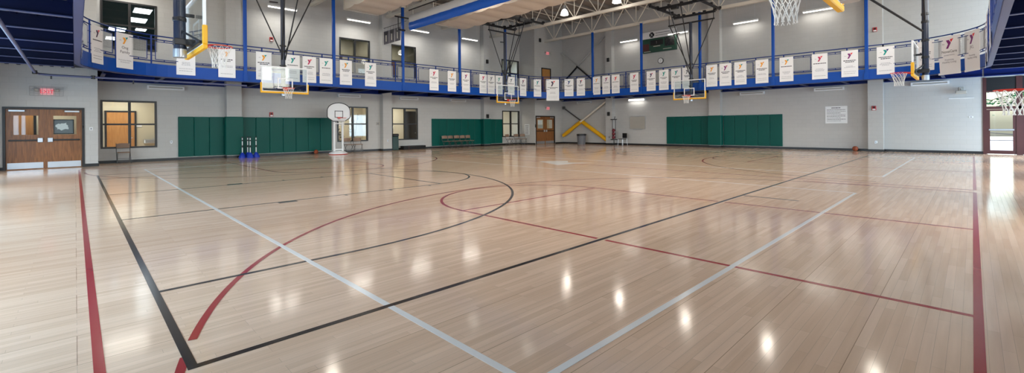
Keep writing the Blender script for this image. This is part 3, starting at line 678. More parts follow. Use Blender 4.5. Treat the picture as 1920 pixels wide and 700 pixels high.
# ------------------------------------------------------------------ banners
def bar_line(mb, x0, x1, z, h, m, rnd):
    x = x0
    while x < x1-.01:
        w = min(rnd.uniform(.03,.085), x1-x)
        mb.box((x,-.0075,z-h/2),(x+w,-.0055,z+h/2),m); x += w+.014
YM = [(-.5,.37),(-.1,.40),(.17,.08),(-.21,-.5),(-.5,-.5),(-.21,-.03)]; YR = [(.02,.44),(.5,.5),(.19,.11)]
def banner(x, y, rz, w, h, zt, c1, c2, label, lines, big=False, seed=0, lean=0.0):
    rnd = random.Random(seed+1)
    t = thing('hanging_banner', label, 'banner', (x,y,zt), rz, 'white banners along the track railing')
    nx, nz = 6, 10; vs = []; fs = []; ph = rnd.uniform(0,6)
    for s_ in (0, 1):
        for j in range(nz+1):
            for i in range(nx+1):
                u, v = i/nx, j/nz
                vs.append((-w/2+u*w, .004*math.sin(ph+u*5+v*4)*v - .004 + s_*.004 + lean*v*0, -v*h))
    k = (nx+1)*(nz+1)
    for j in range(nz):
        for i in range(nx):
            q = j*(nx+1)+i
            fs.append((q,q+nx+1,q+nx+2,q+1)); fs.append((k+q,k+q+1,k+q+nx+2,k+q+nx+1))
    for j in range(nz):
        q = j*(nx+1); fs.append((q,k+q,k+q+nx+1,q+nx+1)); q += nx; fs.append((q,q+nx+1,k+q+nx+1,k+q))
    for i in range(nx): fs.append((i,i+1,k+i+1,k+i)); q = nz*(nx+1)+i; fs.append((q,k+q,k+q+1,q+1))
    MB().add(vs, fs).build('banner_cloth', M['banner'], t, smooth=60)
    ls = .26*w/.62; ly = -h*.20; lg = MB()
    sc_ = lambda L: [(p[0]*ls*.78, p[1]*ls) for p in L]
    lg.prism(sc_(YM)[::-1],(0.02,-.0075,ly),(1,0,0),(0,0,1),-.0015,0); lg.prism(sc_(YR)[::-1],(0.02,-.0075,ly),(1,0,0),(0,0,1),-.0015,1)
    lg.build('emblem', [M[c1],M[c2]], t)
    tx = MB(); text_mesh(tx, 'the', (-.62*ls,-.0085,ly-.02), (1,0,0), (0,0,1), .055*w/.62, 1)
    z = -h*.385
    if lines:
        for body, size, mi in lines:
            if body: text_mesh(tx, body, (0,-.0085,z-size*.5), (1,0,0), (0,0,1), size, mi)
            z -= size*1.12
    else:
        for q in range(2 if rnd.random() < .75 else 1):
            ww = w*rnd.uniform(.3,.42) if q == 0 else w*rnd.uniform(.18,.3); bar_line(tx,-ww,ww,z,.034,0,rnd); z -= .066
        z = -h*.60
        for q in range(rnd.choice((2,3,3))):
            ww = w*rnd.uniform(.18,.36); bar_line(tx,-ww,ww,z,.014,1,rnd); z -= .05
        bar_line(tx,-w*.36,w*.36,-h*.87,.014,1,rnd)
        if rnd.random() < .5: bar_line(tx,-w*.36,w*.36,-h*.80,.012,1,rnd)
    tx.build('lettering', [M['ink'],M['greyink']], t)
CN = {'gold':'gold','tealp':'teal','redp':'red','purple':'purple','crimson':'crimson','navyp':'navy','greyp':'grey','darkp':'plum'}
BN = [  # x, y, width, height, top, emblem colours
 (.54,20.11,.62,1.24,4.80,'darkp','redp'),(1.28,21.01,.62,1.24,4.79,'gold','tealp'),(3.16,21.73,.62,1.24,4.76,'gold','tealp'),(4.56,21.73,.62,1.22,4.74,'gold','gold'),
 (5.96,21.73,.62,1.22,4.74,'gold','tealp'),(7.16,21.73,.62,1.22,4.74,'tealp','navyp'),(7.90,21.73,.62,1.22,4.74,'crimson','redp'),(8.68,21.73,.62,1.22,4.74,'tealp','tealp'),
 (9.66,21.73,.62,1.22,4.74,'gold','tealp'),(10.97,21.73,.62,1.22,4.74,'tealp','navyp'),(14.89,21.73,.62,1.22,4.73,'crimson','redp'),(16.17,21.73,.62,1.22,4.73,'gold','gold'),
 (17.23,21.73,.62,1.22,4.73,'purple','redp'),(18.63,21.73,.62,1.22,4.73,'crimson','redp'),(19.31,21.73,.62,1.22,4.73,'greyp','greyp'),(20.0,21.73,.62,1.22,4.74,'tealp','greyp'),
 (21.11,21.73,.62,1.22,4.74,'greyp','tealp'),(22.26,21.73,.64,1.24,4.73,'darkp','crimson'),(23.64,21.64,.64,1.24,4.74,'tealp','navyp'),(24.72,21.14,.95,1.54,4.77,'darkp','redp'),
 (25.53,20.3,.64,1.24,4.78,'navyp','tealp'),(25.89,19.51,.62,1.24,4.79,'darkp','redp'),(26.03,18.26,.62,1.24,4.8,'gold','gold'),(26.03,17.47,.62,1.24,4.8,'purple','redp'),
 (26.03,16.72,.62,1.24,4.8,'redp','gold'),(26.03,15.32,.62,1.24,4.8,'crimson','redp'),(26.03,14.13,.62,1.24,4.8,'darkp','crimson'),(26.03,13.28,.62,1.24,4.8,'tealp','tealp'),
 (26.03,12.49,.62,1.24,4.8,'tealp','navyp'),(26.03,11.8,.62,1.24,4.8,'greyp','greyp'),(26.03,10.37,.62,1.24,4.8,'gold','gold'),(26.03,9.62,.64,1.24,4.8,'purple','crimson'),
 (26.03,8.83,.62,1.24,4.8,'gold','tealp'),(26.03,7.76,.62,1.24,4.8,'gold','gold'),(26.03,6.62,.62,1.24,4.8,'gold','tealp'),(26.03,5.19,.64,1.24,4.8,'crimson','redp'),
 (26.03,4.01,.64,1.24,4.81,'purple','redp'),(26.03,2.71,.62,1.24,4.82,'tealp','navyp'),(25.68,1.37,.62,1.24,4.82,'crimson','redp'),(25.17,.64,.92,1.54,4.86,'purple','redp'),(24.3,.0,.92,1.54,4.86,'purple','redp')]
SPECIAL = {1: [('Ong',.14,0),('Family',.14,0),('',.13,0),('Promoting Healthy',.062,1),('Development',.062,1)],
           39: [('NovaCare',.15,0),('REHABILITATION',.055,1),('',.10,0),('Presenting',.085,1),('Healthy Living',.10,1)],
           40: [('JKL',.17,1),('',.12,0),('Presenting',.085,1),('Healthy Living',.10,1)]}
BIG = 19
for i, (x, y, w, h, zt, c1, c2) in enumerate(BN):
    if x < TX0+TR_ and y > TY1-TR_: ang = math.atan2(y-(TY1-TR_), x-(TX0+TR_)); rz = ang-PI/2
    elif x > TX1-TR_ and y > TY1-TR_: ang = math.atan2(y-(TY1-TR_), x-(TX1-TR_)); rz = ang-PI/2
    elif x > TX1-TR_ and y < TY0+TR_: ang = math.atan2(y-(TY0+TR_), x-(TX1-TR_)); rz = ang-PI/2
    elif y > 21: rz = 0
    else: rz = -PI/2
    col = '%s and %s' % (CN[c1],CN[c2]) if CN[c1] != CN[c2] else CN[c1]
    if i == 1: lb = 'white banner reading Ong Family with an orange and teal Y emblem'
    elif i == 39: lb = 'large white banner reading NovaCare with a purple and red Y emblem'
    elif i == 40: lb = 'large white banner with faint JKL script, right of the NovaCare banner'
    elif i == BIG: lb = 'widest far banner, hanging over the corner double door, plum and red Y emblem'
    elif i < BIG: lb = 'banner with %s Y emblem, %s left of the wide corner banner' % (col, ORD[BIG-i])
    else: lb = 'banner with %s Y emblem, %s right of the wide corner banner' % (col, ORD[i-BIG])
    banner(x, y, rz, w, h, zt, c1, c2, lb, SPECIAL.get(i), seed=i)
# banners hung on the railings seen edge-on
banner(.15,18.6,PI/2,.62,1.24,4.79,'crimson','redp','white banner seen edge-on, first one left of the corner curve at the left',None,seed=71)
banner(.15,17.2,PI/2,.62,1.24,4.79,'tealp','navyp','white banner seen edge-on, second one along the left walkway',None,seed=72)
banner(.15,15.4,PI/2,.62,1.24,4.79,'gold','gold','white banner seen edge-on, third one along the left walkway',None,seed=73)
banner(23.0,-.33,PI,.92,1.54,4.86,'purple','redp','large white banner seen edge-on, next after the JKL banner',None,seed=74)
banner(20.6,-.33,PI,.92,1.54,4.86,'crimson','redp','white banner seen edge-on, second one after the JKL banner at the right',None,seed=75)
banner(17.4,-.33,PI,.92,1.54,4.86,'tealp','navyp','white banner seen edge-on, third one after the JKL banner at the right',None,seed=76)

# ------------------------------------------------------------------ wall pads
def pads(axis, u0, u1, n, p, label, p_front=True, seq=None):
    st = (u1-u0)/n
    for i in range(n):
        a, b = u0+i*st+.004, u0+(i+1)*st-.004
        k = i if axis == 'x' else n-1-i
        lb = label % ORD[k+1] if '%s' in label else label
        mb = MB()
        if axis == 'x':
            mb.bbox((a,p-.055,.14),(b,p,1.94),.018)
            bk = (a, p, .12, b, p+.012, 1.95)
        else:
            mb.bbox((p-.055,a,.14),(p,b,1.94),.018); bk = (p, a, .12, p+.012, b, 1.95)
        o = mb.build('wall_pad', M['green'], smooth=30); tag(o, lb, 'wall pad', 'green wall pads')
pads('x',3.29,5.06,3,YN-.015,'green vinyl wall pad, %s in the short run right of the leftmost window')
pads('x',5.78,10.17,7,YN-.015,'green vinyl wall pad, %s in the run behind the blue stanchions')
pads('x',16.75,20.98,7,YN-.015,'green vinyl wall pad, %s in the run behind the row of folding chairs')
pads('x',21.62,23.08,2,YN-.015,'green vinyl wall pad, %s right of the padded pilaster by the corner window')
pads('y',11.4,14.27,5,XE-.015,'green vinyl wall pad, %s left of the padded pilaster on the scoreboard wall')
pads('y',7.41,10.6,5,XE-.015,'green vinyl wall pad, %s right of the padded pilaster on the scoreboard wall')
def pil_pad(axis, a, b, p, q, label):
    t = thing('pilaster_pad', label, 'wall pad', (0,0,0), 0, 'pads wrapped around pilasters'); w = .055
    if axis == 'x':
        t.location = ((a+b)/2, p, 0); h = (b-a)/2
        MB().bbox((-h-w,-w,.14),(h+w,0,1.95),.018).build('front_pad', M['green'], t); MB().bbox((-h-w,0,.14),(-h,q-p-.02,1.95),.015).build('side_pad', M['green'], t); MB().bbox((h,0,.14),(h+w,q-p-.02,1.95),.015).build('side_pad', M['green'], t)
    else:
        t.location = (p, (a+b)/2, 0); h = (b-a)/2
        MB().bbox((-w,-h-w,.14),(0,h+w,1.95),.018).build('front_pad', M['green'], t); MB().bbox((0,-h-w,.14),(q-p-.02,-h,1.95),.015).build('side_pad', M['green'], t); MB().bbox((0,h,.14),(q-p-.02,h+w,1.95),.015).build('side_pad', M['green'], t)
pil_pad('x',5.1,5.72,24.42,YN-.06,'green pad wrapped around the leftmost pilaster, left of the blue stanchions')
pil_pad('x',21.0,21.56,24.42,YN-.06,'green pad wrapped around the pilaster right of the row of chairs')
pil_pad('y',10.66,11.34,27.97,XE-.06,'green pad wrapped around the middle pilaster of the scoreboard wall')
st = MB(); st.box((3.29,YN-.03,.115),(10.17,YN-.001,.135)); st.box((16.75,YN-.03,.115),(23.08,YN-.001,.135)); struct(st.build('trim_1', M['strip']))
st = MB(); st.box((XE-.03,7.41,.115),(XE-.001,14.27,.135)); struct(st.build('trim_2', M['strip']))

# ------------------------------------------------------------------ basketball hoops
def net_into(mb, c, r0=.225, r1=.115, L=.44, n=12, cord=.0042):
    def prof(t): return r0+(r1-r0)*(1-(1-t)**1.9) + (.012*max(0,t-.8)/.2)
    K_ = 9
    for k in range(n):
        for sgn in (1, -1):
            pts = []
            for j in range(K_+1):
                t = j/K_; a = 2*PI*(k+sgn*t*2.25*(1 if True else 0)*.5*2)/n; r = prof(t)
                pts.append((c[0]+r*math.cos(a), c[1]+r*math.sin(a), c[2]-t*L+(.012 if j % 2 else 0)))
            mb.path(pts, cord, 4)
    return mb
def ring(mb, c, r, tr, n=28, k=8):
    mb.path([(c[0]+r*math.cos(2*PI*i/n), c[1]+r*math.sin(2*PI*i/n), c[2]) for i in range(n)], tr, k, closed=True); return mb
def hoop(name_label, loc, rz, fore=2.4, fz=4.4, rails=None, cord=.0042, mastr=.085, ztop=7.3):
    t = thing('basketball_hoop', name_label, 'basketball hoop', loc, rz, 'ceiling hung basketball hoops')
    W2 = .915
    bd = MB().box((-W2+.02,-.018,2.92),(W2-.02,-.006,3.95)).build('backboard', M['boardglass'], t)
    fm = MB(); w = .045
    for a, b in (((-W2,-.045,2.90),(-W2+w,.004,3.97)),((W2-w,-.045,2.90),(W2,.004,3.97)),((-W2+w,-.045,2.90),(W2-w,.004,2.90+w)),((-W2+w,-.045,3.97-w),(W2-w,.004,3.97))): fm.box(a, b)
    fm.build('board_frame', M['white'], bd)
    tg = MB(); w = .05
    for a, b in (((-.305,-.005,3.05),(-.305+w,-.001,3.5)),((.305-w,-.005,3.05),(.305,-.001,3.5)),((-.305+w,-.005,3.05),(.305-w,-.001,3.05+w)),((-.305+w,-.005,3.5-w),(.305-w,-.001,3.5))): tg.box(a, b)
    tg.build('target_square', M['white'], bd)
    pd = MB()
    pd.bbox((-W2-.035,-.06,2.845),(W2+.035,.022,2.925),.012); pd.bbox((-W2-.035,-.06,2.925),(-W2+.02,.022,3.28),.012); pd.bbox((W2-.02,-.06,2.925),(W2+.035,.022,3.28),.012)
    pd.build('edge_padding', M['yellow'], bd)
    rm = ring(MB(), (0,.385,3.05), .232, .0095)
    rm.bbox((-.09,0,2.97),(.09,.02,3.10),.004); rm.box((-.08,.02,3.035),(.08,.165,3.055)); rm.bar((-.075,.02,2.98),(-.14,.25,3.045),.014); rm.bar((.075,.02,2.98),(.14,.25,3.045),.014)
    ro_ = rm.build('rim', M['rim'], t, smooth=40)
    net_into(MB(), (0,.385,3.045), cord=cord).build('net', M['net'], t, smooth=60)
    y = -.27
    MB().tube((0,y,2.78),(0,y,ztop),mastr,14).build('mast', M['mast'], t, smooth=40)
    MB().lathe([(mastr+.012,0),(mastr+.012,.16)],(0,y,2.76),14).build('mast_sleeve', M['steel'], t, smooth=40)
    cl = MB()
    cl.bbox((-.11,y-.1,3.0),(.11,-.03,3.12),.01); cl.bar((-.8,-.07,2.98),(.8,-.07,2.98),.05,.05); cl.bar((0,y,3.6),(0,-.03,3.6),.06,.06); cl.bar((0,y,3.3),(-.7,-.05,3.0),.03); cl.bar((0,y,3.3),(.7,-.05,3.0),.03)
    cl.build('board_bracket', M['black'], t)
    br = MB()
    for z in (3.5, 4.05, 4.65, 4.9): br.lathe([(mastr+.008,-.04),(mastr+.014,-.03),(mastr+.014,.03),(mastr+.008,.04)],(0,y,z),12); br.box((-mastr-.05,y-.02,z-.02),(mastr+.05,y+.02,z+.02))
    br.build('clamp', M['black'], t, smooth=30)
    MB().tube((-1.35,y,ztop),(1.35,y,ztop),.045,10).build('cross_pipe', M['black'], t, smooth=40)
    for s_ in (-1, 1):
        MB().tube((s_*1.28,y,ztop),(s_*.08,y,4.62),.026,8).build('side_brace', M['black'], t, smooth=40)
        MB().tube((s_*1.3,y,ztop),(s_*1.3,y,7.9),.022,8).build('drop_rod', M['black'], t, smooth=40)
    for s_ in (-1, 1):
        MB().tube((s_*.34,fore,7.85),(s_*.07,y+.05,fz),.027,8).build('fore_brace', M['black'], t, smooth=40)
    mo = MB(); mo.tube((-1.0,fore,7.85),(1.0,fore,7.85),.035,8); mo.bbox((-.2,fore-.1,7.72),(.2,fore+.1,7.95),.02); mo.tube((.3,fore-1.2,6.62),(.62,fore-1.2,6.6),.03,8)
    mo.build('winch_pipe', M['black'], t, smooth=40)
    for a, b in rails or []:
        rl = MB(); rl.bar(a, b, .09, .12)
        d_ = Vector(b)-Vector(a)
        for k in range(5):
            q = Vector(a)+d_*(k/4); rl.box((q.x-.07,q.y-.07,q.z+.02),(q.x+.07,q.y+.07,q.z+.14))
        rl.build('support_rail', M['black'], t)
    return t
nr = [((-2.0,-1.33,7.92),(2.0,-1.33,7.92)),((-2.0,1.2,7.92),(2.0,1.2,7.92)),((-.95,1.2,7.86),(-.95,-1.33,7.86)),((.95,1.2,7.86),(.95,-1.33,7.86))]
hoop('glass basketball hoop on the long wall, above the run of pads behind the blue stanchions',(6.38,20.27,0),PI,1.3,4.3,nr)
hoop('glass basketball hoop near the gym corner, left of the corner double door',(19.42,20.27,0),PI,1.2,4.2,nr)
ms = [((-1.4,-.9,7.92),(-1.4,3.8,7.92)),((1.0,-.9,7.92),(1.0,2.6,7.92)),((-1.8,1.75,7.9),(1.0,1.75,7.9)),((-1.4,-.27,7.7),(1.0,-.27,7.7))]
hoop('glass basketball hoop in front of the scoreboard wall, facing the court center',(25.2,11.32,0),PI/2,1.7,4.3,ms)
hoop('basketball hoop seen edge-on at upper left, nearest on the left side',(1.74,10.77,0),-PI/2,3.2,4.2,[((-1.4,-.9,7.92),(-1.4,3.8,7.92)),((1.4,-.9,7.92),(1.4,3.8,7.92))],.005,.10)
hoop('basketball hoop seen edge-on at right with black mast, beside the NovaCare banner',(19.78,1.33,0),0,3.3,4.35,[((-2,-1.0,7.92),(2,-1.0,7.92)),((-2,3.3,7.92),(2,3.3,7.92))],.0048)
hoop('nearest overhead basketball hoop, only its net and yellow padding showing at the top edge',(6.38,1.24,0),0,3.0,4.35,[((-2,-1.0,7.92),(2,-1.0,7.92)),((-2,3.0,7.92),(2,3.0,7.92))],.0055)

def portable_hoop(label, loc, rz, rimz=1.9, cord=.0042, ext=0.0, br_=.46):
    t = thing('portable_hoop', label, 'basketball hoop', loc, rz, 'portable white youth hoops')
    E_ = -.34-ext; W2, z0, z1 = .61, rimz-.17, rimz+.79
    pts = [(-.30,z0),(.30,z0),(.56,z0+.16),(W2,z0+.24),(W2,z0+.55)]
    for i in range(1, 12): a = PI*i/12; pts.append((W2*math.cos(a), z0+.55+(z1-z0-.55)*math.sin(a)))
    pts += [(-W2,z0+.55),(-W2,z0+.24),(-.56,z0+.16)]
    bd = MB().prism(pts,(0,E_,0),(1,0,0),(0,0,1),.03).build('fan_backboard', M['white'], t)
    MB().path([(x,E_+.015,z) for x,z in pts],.02,6,closed=True).build('board_border', M['black'], bd, smooth=50)
    tg = MB(); a, b, w = -.22, .22, .03; zt0, zt1 = rimz+.02, rimz+.38
    for p, q in (((a,zt0),(a+w,zt1)),((b-w,zt0),(b,zt1)),((a+w,zt0),(b-w,zt0+w)),((a+w,zt1-w),(b-w,zt1))): tg.box((p[0],E_+.002,p[1]),(q[0],E_+.008,q[1]))
    tg.build('target_square', M['black'], bd)
    rm = ring(MB(),(0,-.0,rimz),.229,.009); rm.bbox((-.07,E_,rimz-.06),(.07,E_+.02,rimz+.05),.004); rm.box((-.06,E_+.01,rimz-.01),(.06,-.215,rimz+.01))
    rm.build('rim', M['rim'], t, smooth=40); net_into(MB(),(0,0,rimz-.005),cord=cord,L=.42).build('net', M['net'], t, smooth=60)
    for s_ in (-1, 1): MB().bbox((s_*.22-.045,E_-.13,.1),(s_*.22+.045,E_-.04,rimz+.05 if s_ > 0 else rimz+.3),.012).build('upright_post', M['white'], t)
    MB().bbox((-.26,E_-.12,.22),(.26,E_-.05,.29),.01).bbox((-.26,E_-.12,rimz-.32),(.26,E_-.05,rimz-.26),.01).build('cross_bar', M['white'], t)
    mb = MB()
    mb.lathe([(br_-.02,.0),(br_,.03),(br_-.01,.08),(br_-.1,.13),(br_-.2,.17)],(0,E_-.11,0),28)
    mb.build('base', M['white'], t, smooth=40)
    MB().lathe([(br_+.005,.0),(br_+.015,.012),(br_+.005,.03)],(0,E_-.11,0),28).build('base_bumper', M['red'], t, smooth=40)
    return t
t = portable_hoop('white portable youth hoop with black-edged fan board standing before the green pads',(9.87,22.75,0),PI,1.9)
portable_hoop('low portable hoop at the right edge, its red rim and net before the glass door',(10.95,-.47,0),0,1.885,.0052,.16,.36)

# ------------------------------------------------------------------ roof structure
def truss(x, label, z0=8.0, z1=9.25):
    t = thing('roof_truss', label, 'roof truss', (x,YS,z0), 0, 'white roof trusses'); L = YN-YS
    MB().bar((0,0,0),(0,L,0),.19,.16).build('bottom_chord', M['truss'], t)
    MB().bar((0,0,z1-z0),(0,L,z1-z0),.17,.15).build('top_chord', M['truss'], t)
    wb = MB(); st = 1.75; n = int(L/st)
    for i in range(n):
        a = i*st+.4; mid = a+st/2
        wb.tube((0,a,z1-z0),(0,mid,0),.03,6).tube((0,mid,0),(0,a+st,z1-z0),.03,6).tube((0,mid,0),(0,mid,z1-z0),.024,6)
    wb.build('web_bar', M['truss'], t, smooth=40)
TL = [(4.9,'first from the left wall'),(9.15,'above the left hoop'),(13.4,'above the blue divider curtain'),(17.7,'right of the ribbed duct beside the curtain'),(22.0,'crossing the view ahead of the farthest one'),(26.25,'farthest, along the scoreboard wall')]
for x, q in TL: truss(x, 'white steel roof truss, '+q)
jb = MB()
for i in range(9): y = 1.0+i*2.9; jb.tube((XW,y,9.4),(XE,y,9.4),.03,6)
tag(jb.build('roof_bridging', M['truss'], smooth=40),'thin white bridging rods across the roof above the trusses','roof bracing')

# ribbed ducts
def duct(x0, x1, y1, label, z0=7.3, z1=8.0):
    t = thing('ribbed_duct', label, 'duct', ((x0+x1)/2,y1,z0), 0, 'ribbed ceiling ducts'); w = (x1-x0)/2; L = y1-YS; st = 1.15; n = int(L/st)
    sh = MB(); prof = []
    for i in range(n):
        for k in range(6):
            f = k/6; prof.append((-(i+f)*st, .07*(1-math.sin(PI*f)**.6)))
    prof.append((-n*st, .07))
    o = len(prof); vs = []
    for y, z in prof: vs += [(-w,y,z),(w,y,z),(-w,y,z1-z0),(w,y,z1-z0)]
    fs = []
    for i in range(o-1):
        a, b = 4*i, 4*i+4; fs += [(a,a+1,b+1,b),(a+2,b+2,b+3,a+3),(a,b,b+2,a+2),(a+1,a+3,b+3,b+1)]
    fs += [(0,2,3,1),(4*o-4,4*o-3,4*o-1,4*o-2)]
    sh.add(vs, fs); sh.build('duct_shell', M['duct'], t, smooth=35)
    for i in range(0, n, 2):
        y = -i*st-.05; MB().tube((-w-.03,y,.3),(-w-.03,y,2.1),.012,6).tube((w+.03,y,.3),(w+.03,y,2.1),.012,6).build('hanger_rod', M['truss'], t)
    MB().box((-w-.02,-.02,.02),(w+.02,.05,z1-z0+.02)).build('end_cap', M['plain'], t)
duct(9.72,11.55,22.0,'wide off-white ribbed duct left of the blue divider curtain')
duct(15.0,16.95,21.65,'wide off-white ribbed duct right of the blue divider curtain')
# divider curtain
t = thing('divider_curtain','blue and grey divider curtain gathered up under the roof truss','curtain',(12.95,21.1,6.6))
def gathered(z0, z1, m, nm, amp, thick, seed):
    rnd = random.Random(seed); vs = []; fs = []; N_, K_ = 150, 8; L = 22.0
    for i in range(N_+1):
        y = -L*i/N_
        for k in range(K_):
            a = 2*PI*k/K_; r = 1+amp*math.sin(i*1.7+k*2.1)+amp*.7*math.sin(i*.63+k)
            cq = math.cos(a); vs.append((thick*math.copysign(abs(cq)**.45,cq)*r, y, (z0+z1)/2-6.6+(z1-z0)/2*math.sin(a)*(1+amp*.2*math.sin(i*.9+k))))
    for i in range(N_):
        for k in range(K_): l = (k+1) % K_; fs.append((i*K_+k,i*K_+l,(i+1)*K_+l,(i+1)*K_+k))
    fs.append(tuple(range(K_))); fs.append(tuple(N_*K_+k for k in range(K_))[::-1])
    MB().add(vs, fs).build(nm, m, t, smooth=60)
gathered(6.6,7.06,M['curtainblue'],'vinyl_bundle',.12,.085,1); gathered(7.0,7.42,M['curtaingrey'],'mesh_bundle',.06,.075,2)
MB().tube((0,.1,1.1),(0,-22,1.1),.035,8).build('drive_pipe', M['black'], t, smooth=40)
for k in range(12): MB().box((-.006,-.3-k*1.9-.02,.0),(.006,-.3-k*1.9+.02,1.35)).build('lift_strap', M['truss'], t)
# horizontal bracket on the post that carries the curtain end
tag(MB().tube((12.3,21.55,7.35),(13.9,21.55,7.35),.04,8).tube((12.5,21.55,7.35),(12.5,21.55,6.7),.025,8).box((12.45,21.5,6.62),(12.9,21.6,6.7)).build('curtain_bracket', M['black'], smooth=40),'black bracket bar on the third hanger post holding the curtain end','bracket')
# hanging jersey banners
for i in range(3):
    y = 24.12-.64*i
    t = thing('jersey_banner','grey hanging banner with a jersey shape, %s of the three above the window' % ('leftmost','middle','rightmost')[i],'banner',(13.2,y,7.08),0,'three jersey banners')
    MB().box((-.01,-.28,-.76),(.01,.28,0)).build('banner_cloth', M['dgrey'], t)
    js = [(-.19,-.10),(-.10,-.05),(.10,-.05),(.19,-.10),(.15,-.22),(.11,-.2),(.11,-.62),(-.11,-.62),(-.11,-.2),(-.15,-.22)]
    mb = MB(); mb.prism(js,(-.012,0,0),(0,1,0),(0,0,1),-.004); mb.prism([(-.05,-.25),(.05,-.25),(.05,-.62),(-.05,-.62)],(-.017,0,0),(0,1,0),(0,0,1),-.004,1); mb.build('jersey_shape', [M['black'],M['lensoff']], t)
    MB().tube((0,-.2,0),(0,-.2,.2),.006,5).tube((0,.2,0),(0,.2,.2),.006,5).build('hanging_cord', M['black'], t)
tag(MB().tube((13.2,24.42,7.29),(13.2,21.9,7.29),.015,6).build('banner_rod', M['black']),'thin rod carrying the three grey jersey banners','rod')

# ------------------------------------------------------------------ lights
LX = [7.0,10.5,14.0,17.6,21.2]; LY = [2.6,6.2,9.8,13.5,17.15]
lamp0 = None; HAL = 20
for x in LX:
    for y in LY:
        vis = {(21.2,13.5):'white glowing high bay lamp near the top edge, right one of the two in view',(21.2,17.15):'glowing high bay lamp behind the truss webs, left one of the two in view'}
        lb = vis.get((x,y),'high bay lamp under the roof, above the top edge of the view'); 
        if lamp0 is None:
            lamp0 = thing('high_bay_lamp', lb, 'ceiling lamp', (x,y,8.1), 0, 'high bay lamps')
            MB().lathe([(.10,.30),(.15,.27),(.21,.12),(.24,.0),(.235,-.01),(.0,-.02)],n=20,cap=False).build('glowing_bell', M['halide'], lamp0, smooth=40)
            MB().lathe([(.08,.30),(.11,.32),(.11,.56),(.06,.60)],n=14).build('ballast_housing', M['steel'], lamp0, smooth=40)
            MB().tube((0,0,.6),(0,0,1.55),.012,6).build('stem', M['steel'], lamp0)
        else: dup(lamp0, (x,y,8.1), 0, lb)
        light('high_bay_light','AREA',(x,y,8.02),HAL,.34,None,(0,0,0),(1,0.91,0.79)).data.shape = 'DISK'
# strip fixtures hung along the upper walls
strip0 = None
SX = [(1.45,23.9,0),(7.43,23.9,0),(11.41,23.9,0),(15.35,23.9,0),(19.33,23.9,0),(28.0,16.9,1),(28.0,13.3,1),(28.0,9.2,1),(28.0,5.65,1)]
SN = ['above the dark upper window','above the left hoop','over the upper window left of the curtain','below the near end of the blue curtain','right of the ribbed duct','left of the scoreboard','behind the scoreboard corner','right of the far hoop','near the overhead yellow padding']
for i, (x, y, q) in enumerate(SX):
    lb = 'hanging white strip light on the upper wall, '+SN[i]
    if strip0 is None:
        strip0 = thing('strip_light', lb, 'strip light', (x,y,7.36), 0, 'strip lights along the upper walls')
        MB().prism([(-.09,.0),(.09,0),(.045,.09),(-.045,.09)],(-.68,0,0),(0,1,0),(0,0,1),1.36).build('housing', M['white'], strip0)
        MB().bbox((-.66,-.05,-.045),(.66,.05,0),.012).build('lit_tube', M['lens'], strip0)
        MB().tube((-.5,0,.09),(-.5,0,1.6),.008,5).tube((.5,0,.09),(.5,0,1.6),.008,5).build('hanger', M['steel'], strip0)
    else: dup(strip0, (x,y,7.36), PI/2 if q else 0, lb)
    light('strip_lamp_light','AREA',(x,y,7.30),5 if q else 22,1.3,.1,(0,0,PI/2 if q else 0),(1,0.95,0.86))
# fixtures below the track
def under_fix(x, y, rz, lit, label):
    t = thing('track_soffit_light', label, 'wall light', (x,y,3.18), rz, 'white light fixtures under the track')
    mb = MB(); mb.box((-.65,-.16,-.06),(-.59,0,.1)).box((.59,-.16,-.06),(.65,0,.1)).box((-.59,-.16,-.06),(.59,0,-.01)).box((-.59,-.16,.06),(.59,0,.1)).box((-.59,-.02,-.01),(.59,0,.06))
    mb.build('fixture_frame', M['white'], t); MB().box((-.59,-.13,-.01),(.59,-.02,.06)).build('fixture_lens', M['lens' if lit else 'lensoff'], t)
    if lit: light('soffit_lit','AREA',(x-.25,y,3.15),4,1.1,.1,(PI/2*.6,0,rz),(1,0.96,0.88))
for x, q in ((2.87,'right of the dark window frame at left'),(11.17,'above the portable hoop'),(15.04,'above the window right of the green bin'),(18.9,'above the row of folding chairs')): under_fix(x, YN, 0, False, 'unlit white light fixture under the track, '+q)
for y, l, q in ((16.45,1,'glowing above the framed white board'),(8.97,0,'right of the middle pilaster on the scoreboard wall'),(5.24,0,'above the printed rules notice'),(1.38,0,'at right beneath the edge-on hoop'),(21.0,0,'above the yellow padded braces')): under_fix(XE, y, -PI/2, bool(l), ('lit' if l else 'unlit')+' white light fixture under the track, '+q)

# ------------------------------------------------------------------ wall furniture
def exit_sign(x, y, z, label):
    t = thing('exit_sign', label, 'exit sign', (x,y,z), 0, 'exit signs')
    MB().bbox((-.16,-.06,-.11),(.16,0,.11),.008).build('sign_box', M['exit'], t)
    mb = MB(); text_mesh(mb,'EXIT',(0,-.063,-.065),(1,0,0),(0,0,1),.17); mb.build('lettering', M['exitred'], t)
    for s_ in (-1, 1): MB().bbox((s_*.25-.06,-.08,-.02),(s_*.25+.06,0,.1),.015).build('emergency_lamp', M['lensoff'], t)
    g = MB()
    for k in range(5): z_ = -.16+k*.08; g.tube((-.42,-.13,z_),(.42,-.13,z_),.005,4)
    for k in range(9): x_ = -.42+k*.105; g.tube((x_,-.13,-.16),(x_,-.13,.16),.005,4)
    g.tube((-.42,0,.16),(-.42,-.13,.16),.005,4).tube((.42,0,.16),(.42,-.13,.16),.005,4); g.build('wire_guard', M['mesh'], t)
exit_sign(-.72,YJ,2.77,'red exit sign in a wire guard above the large oak double door')
exit_sign(26.5,YJ,2.79,'red exit sign above the lower corner double door')
exit_sign(26.5,YJ,7.1,'red exit sign above the upper corner door behind the railing')
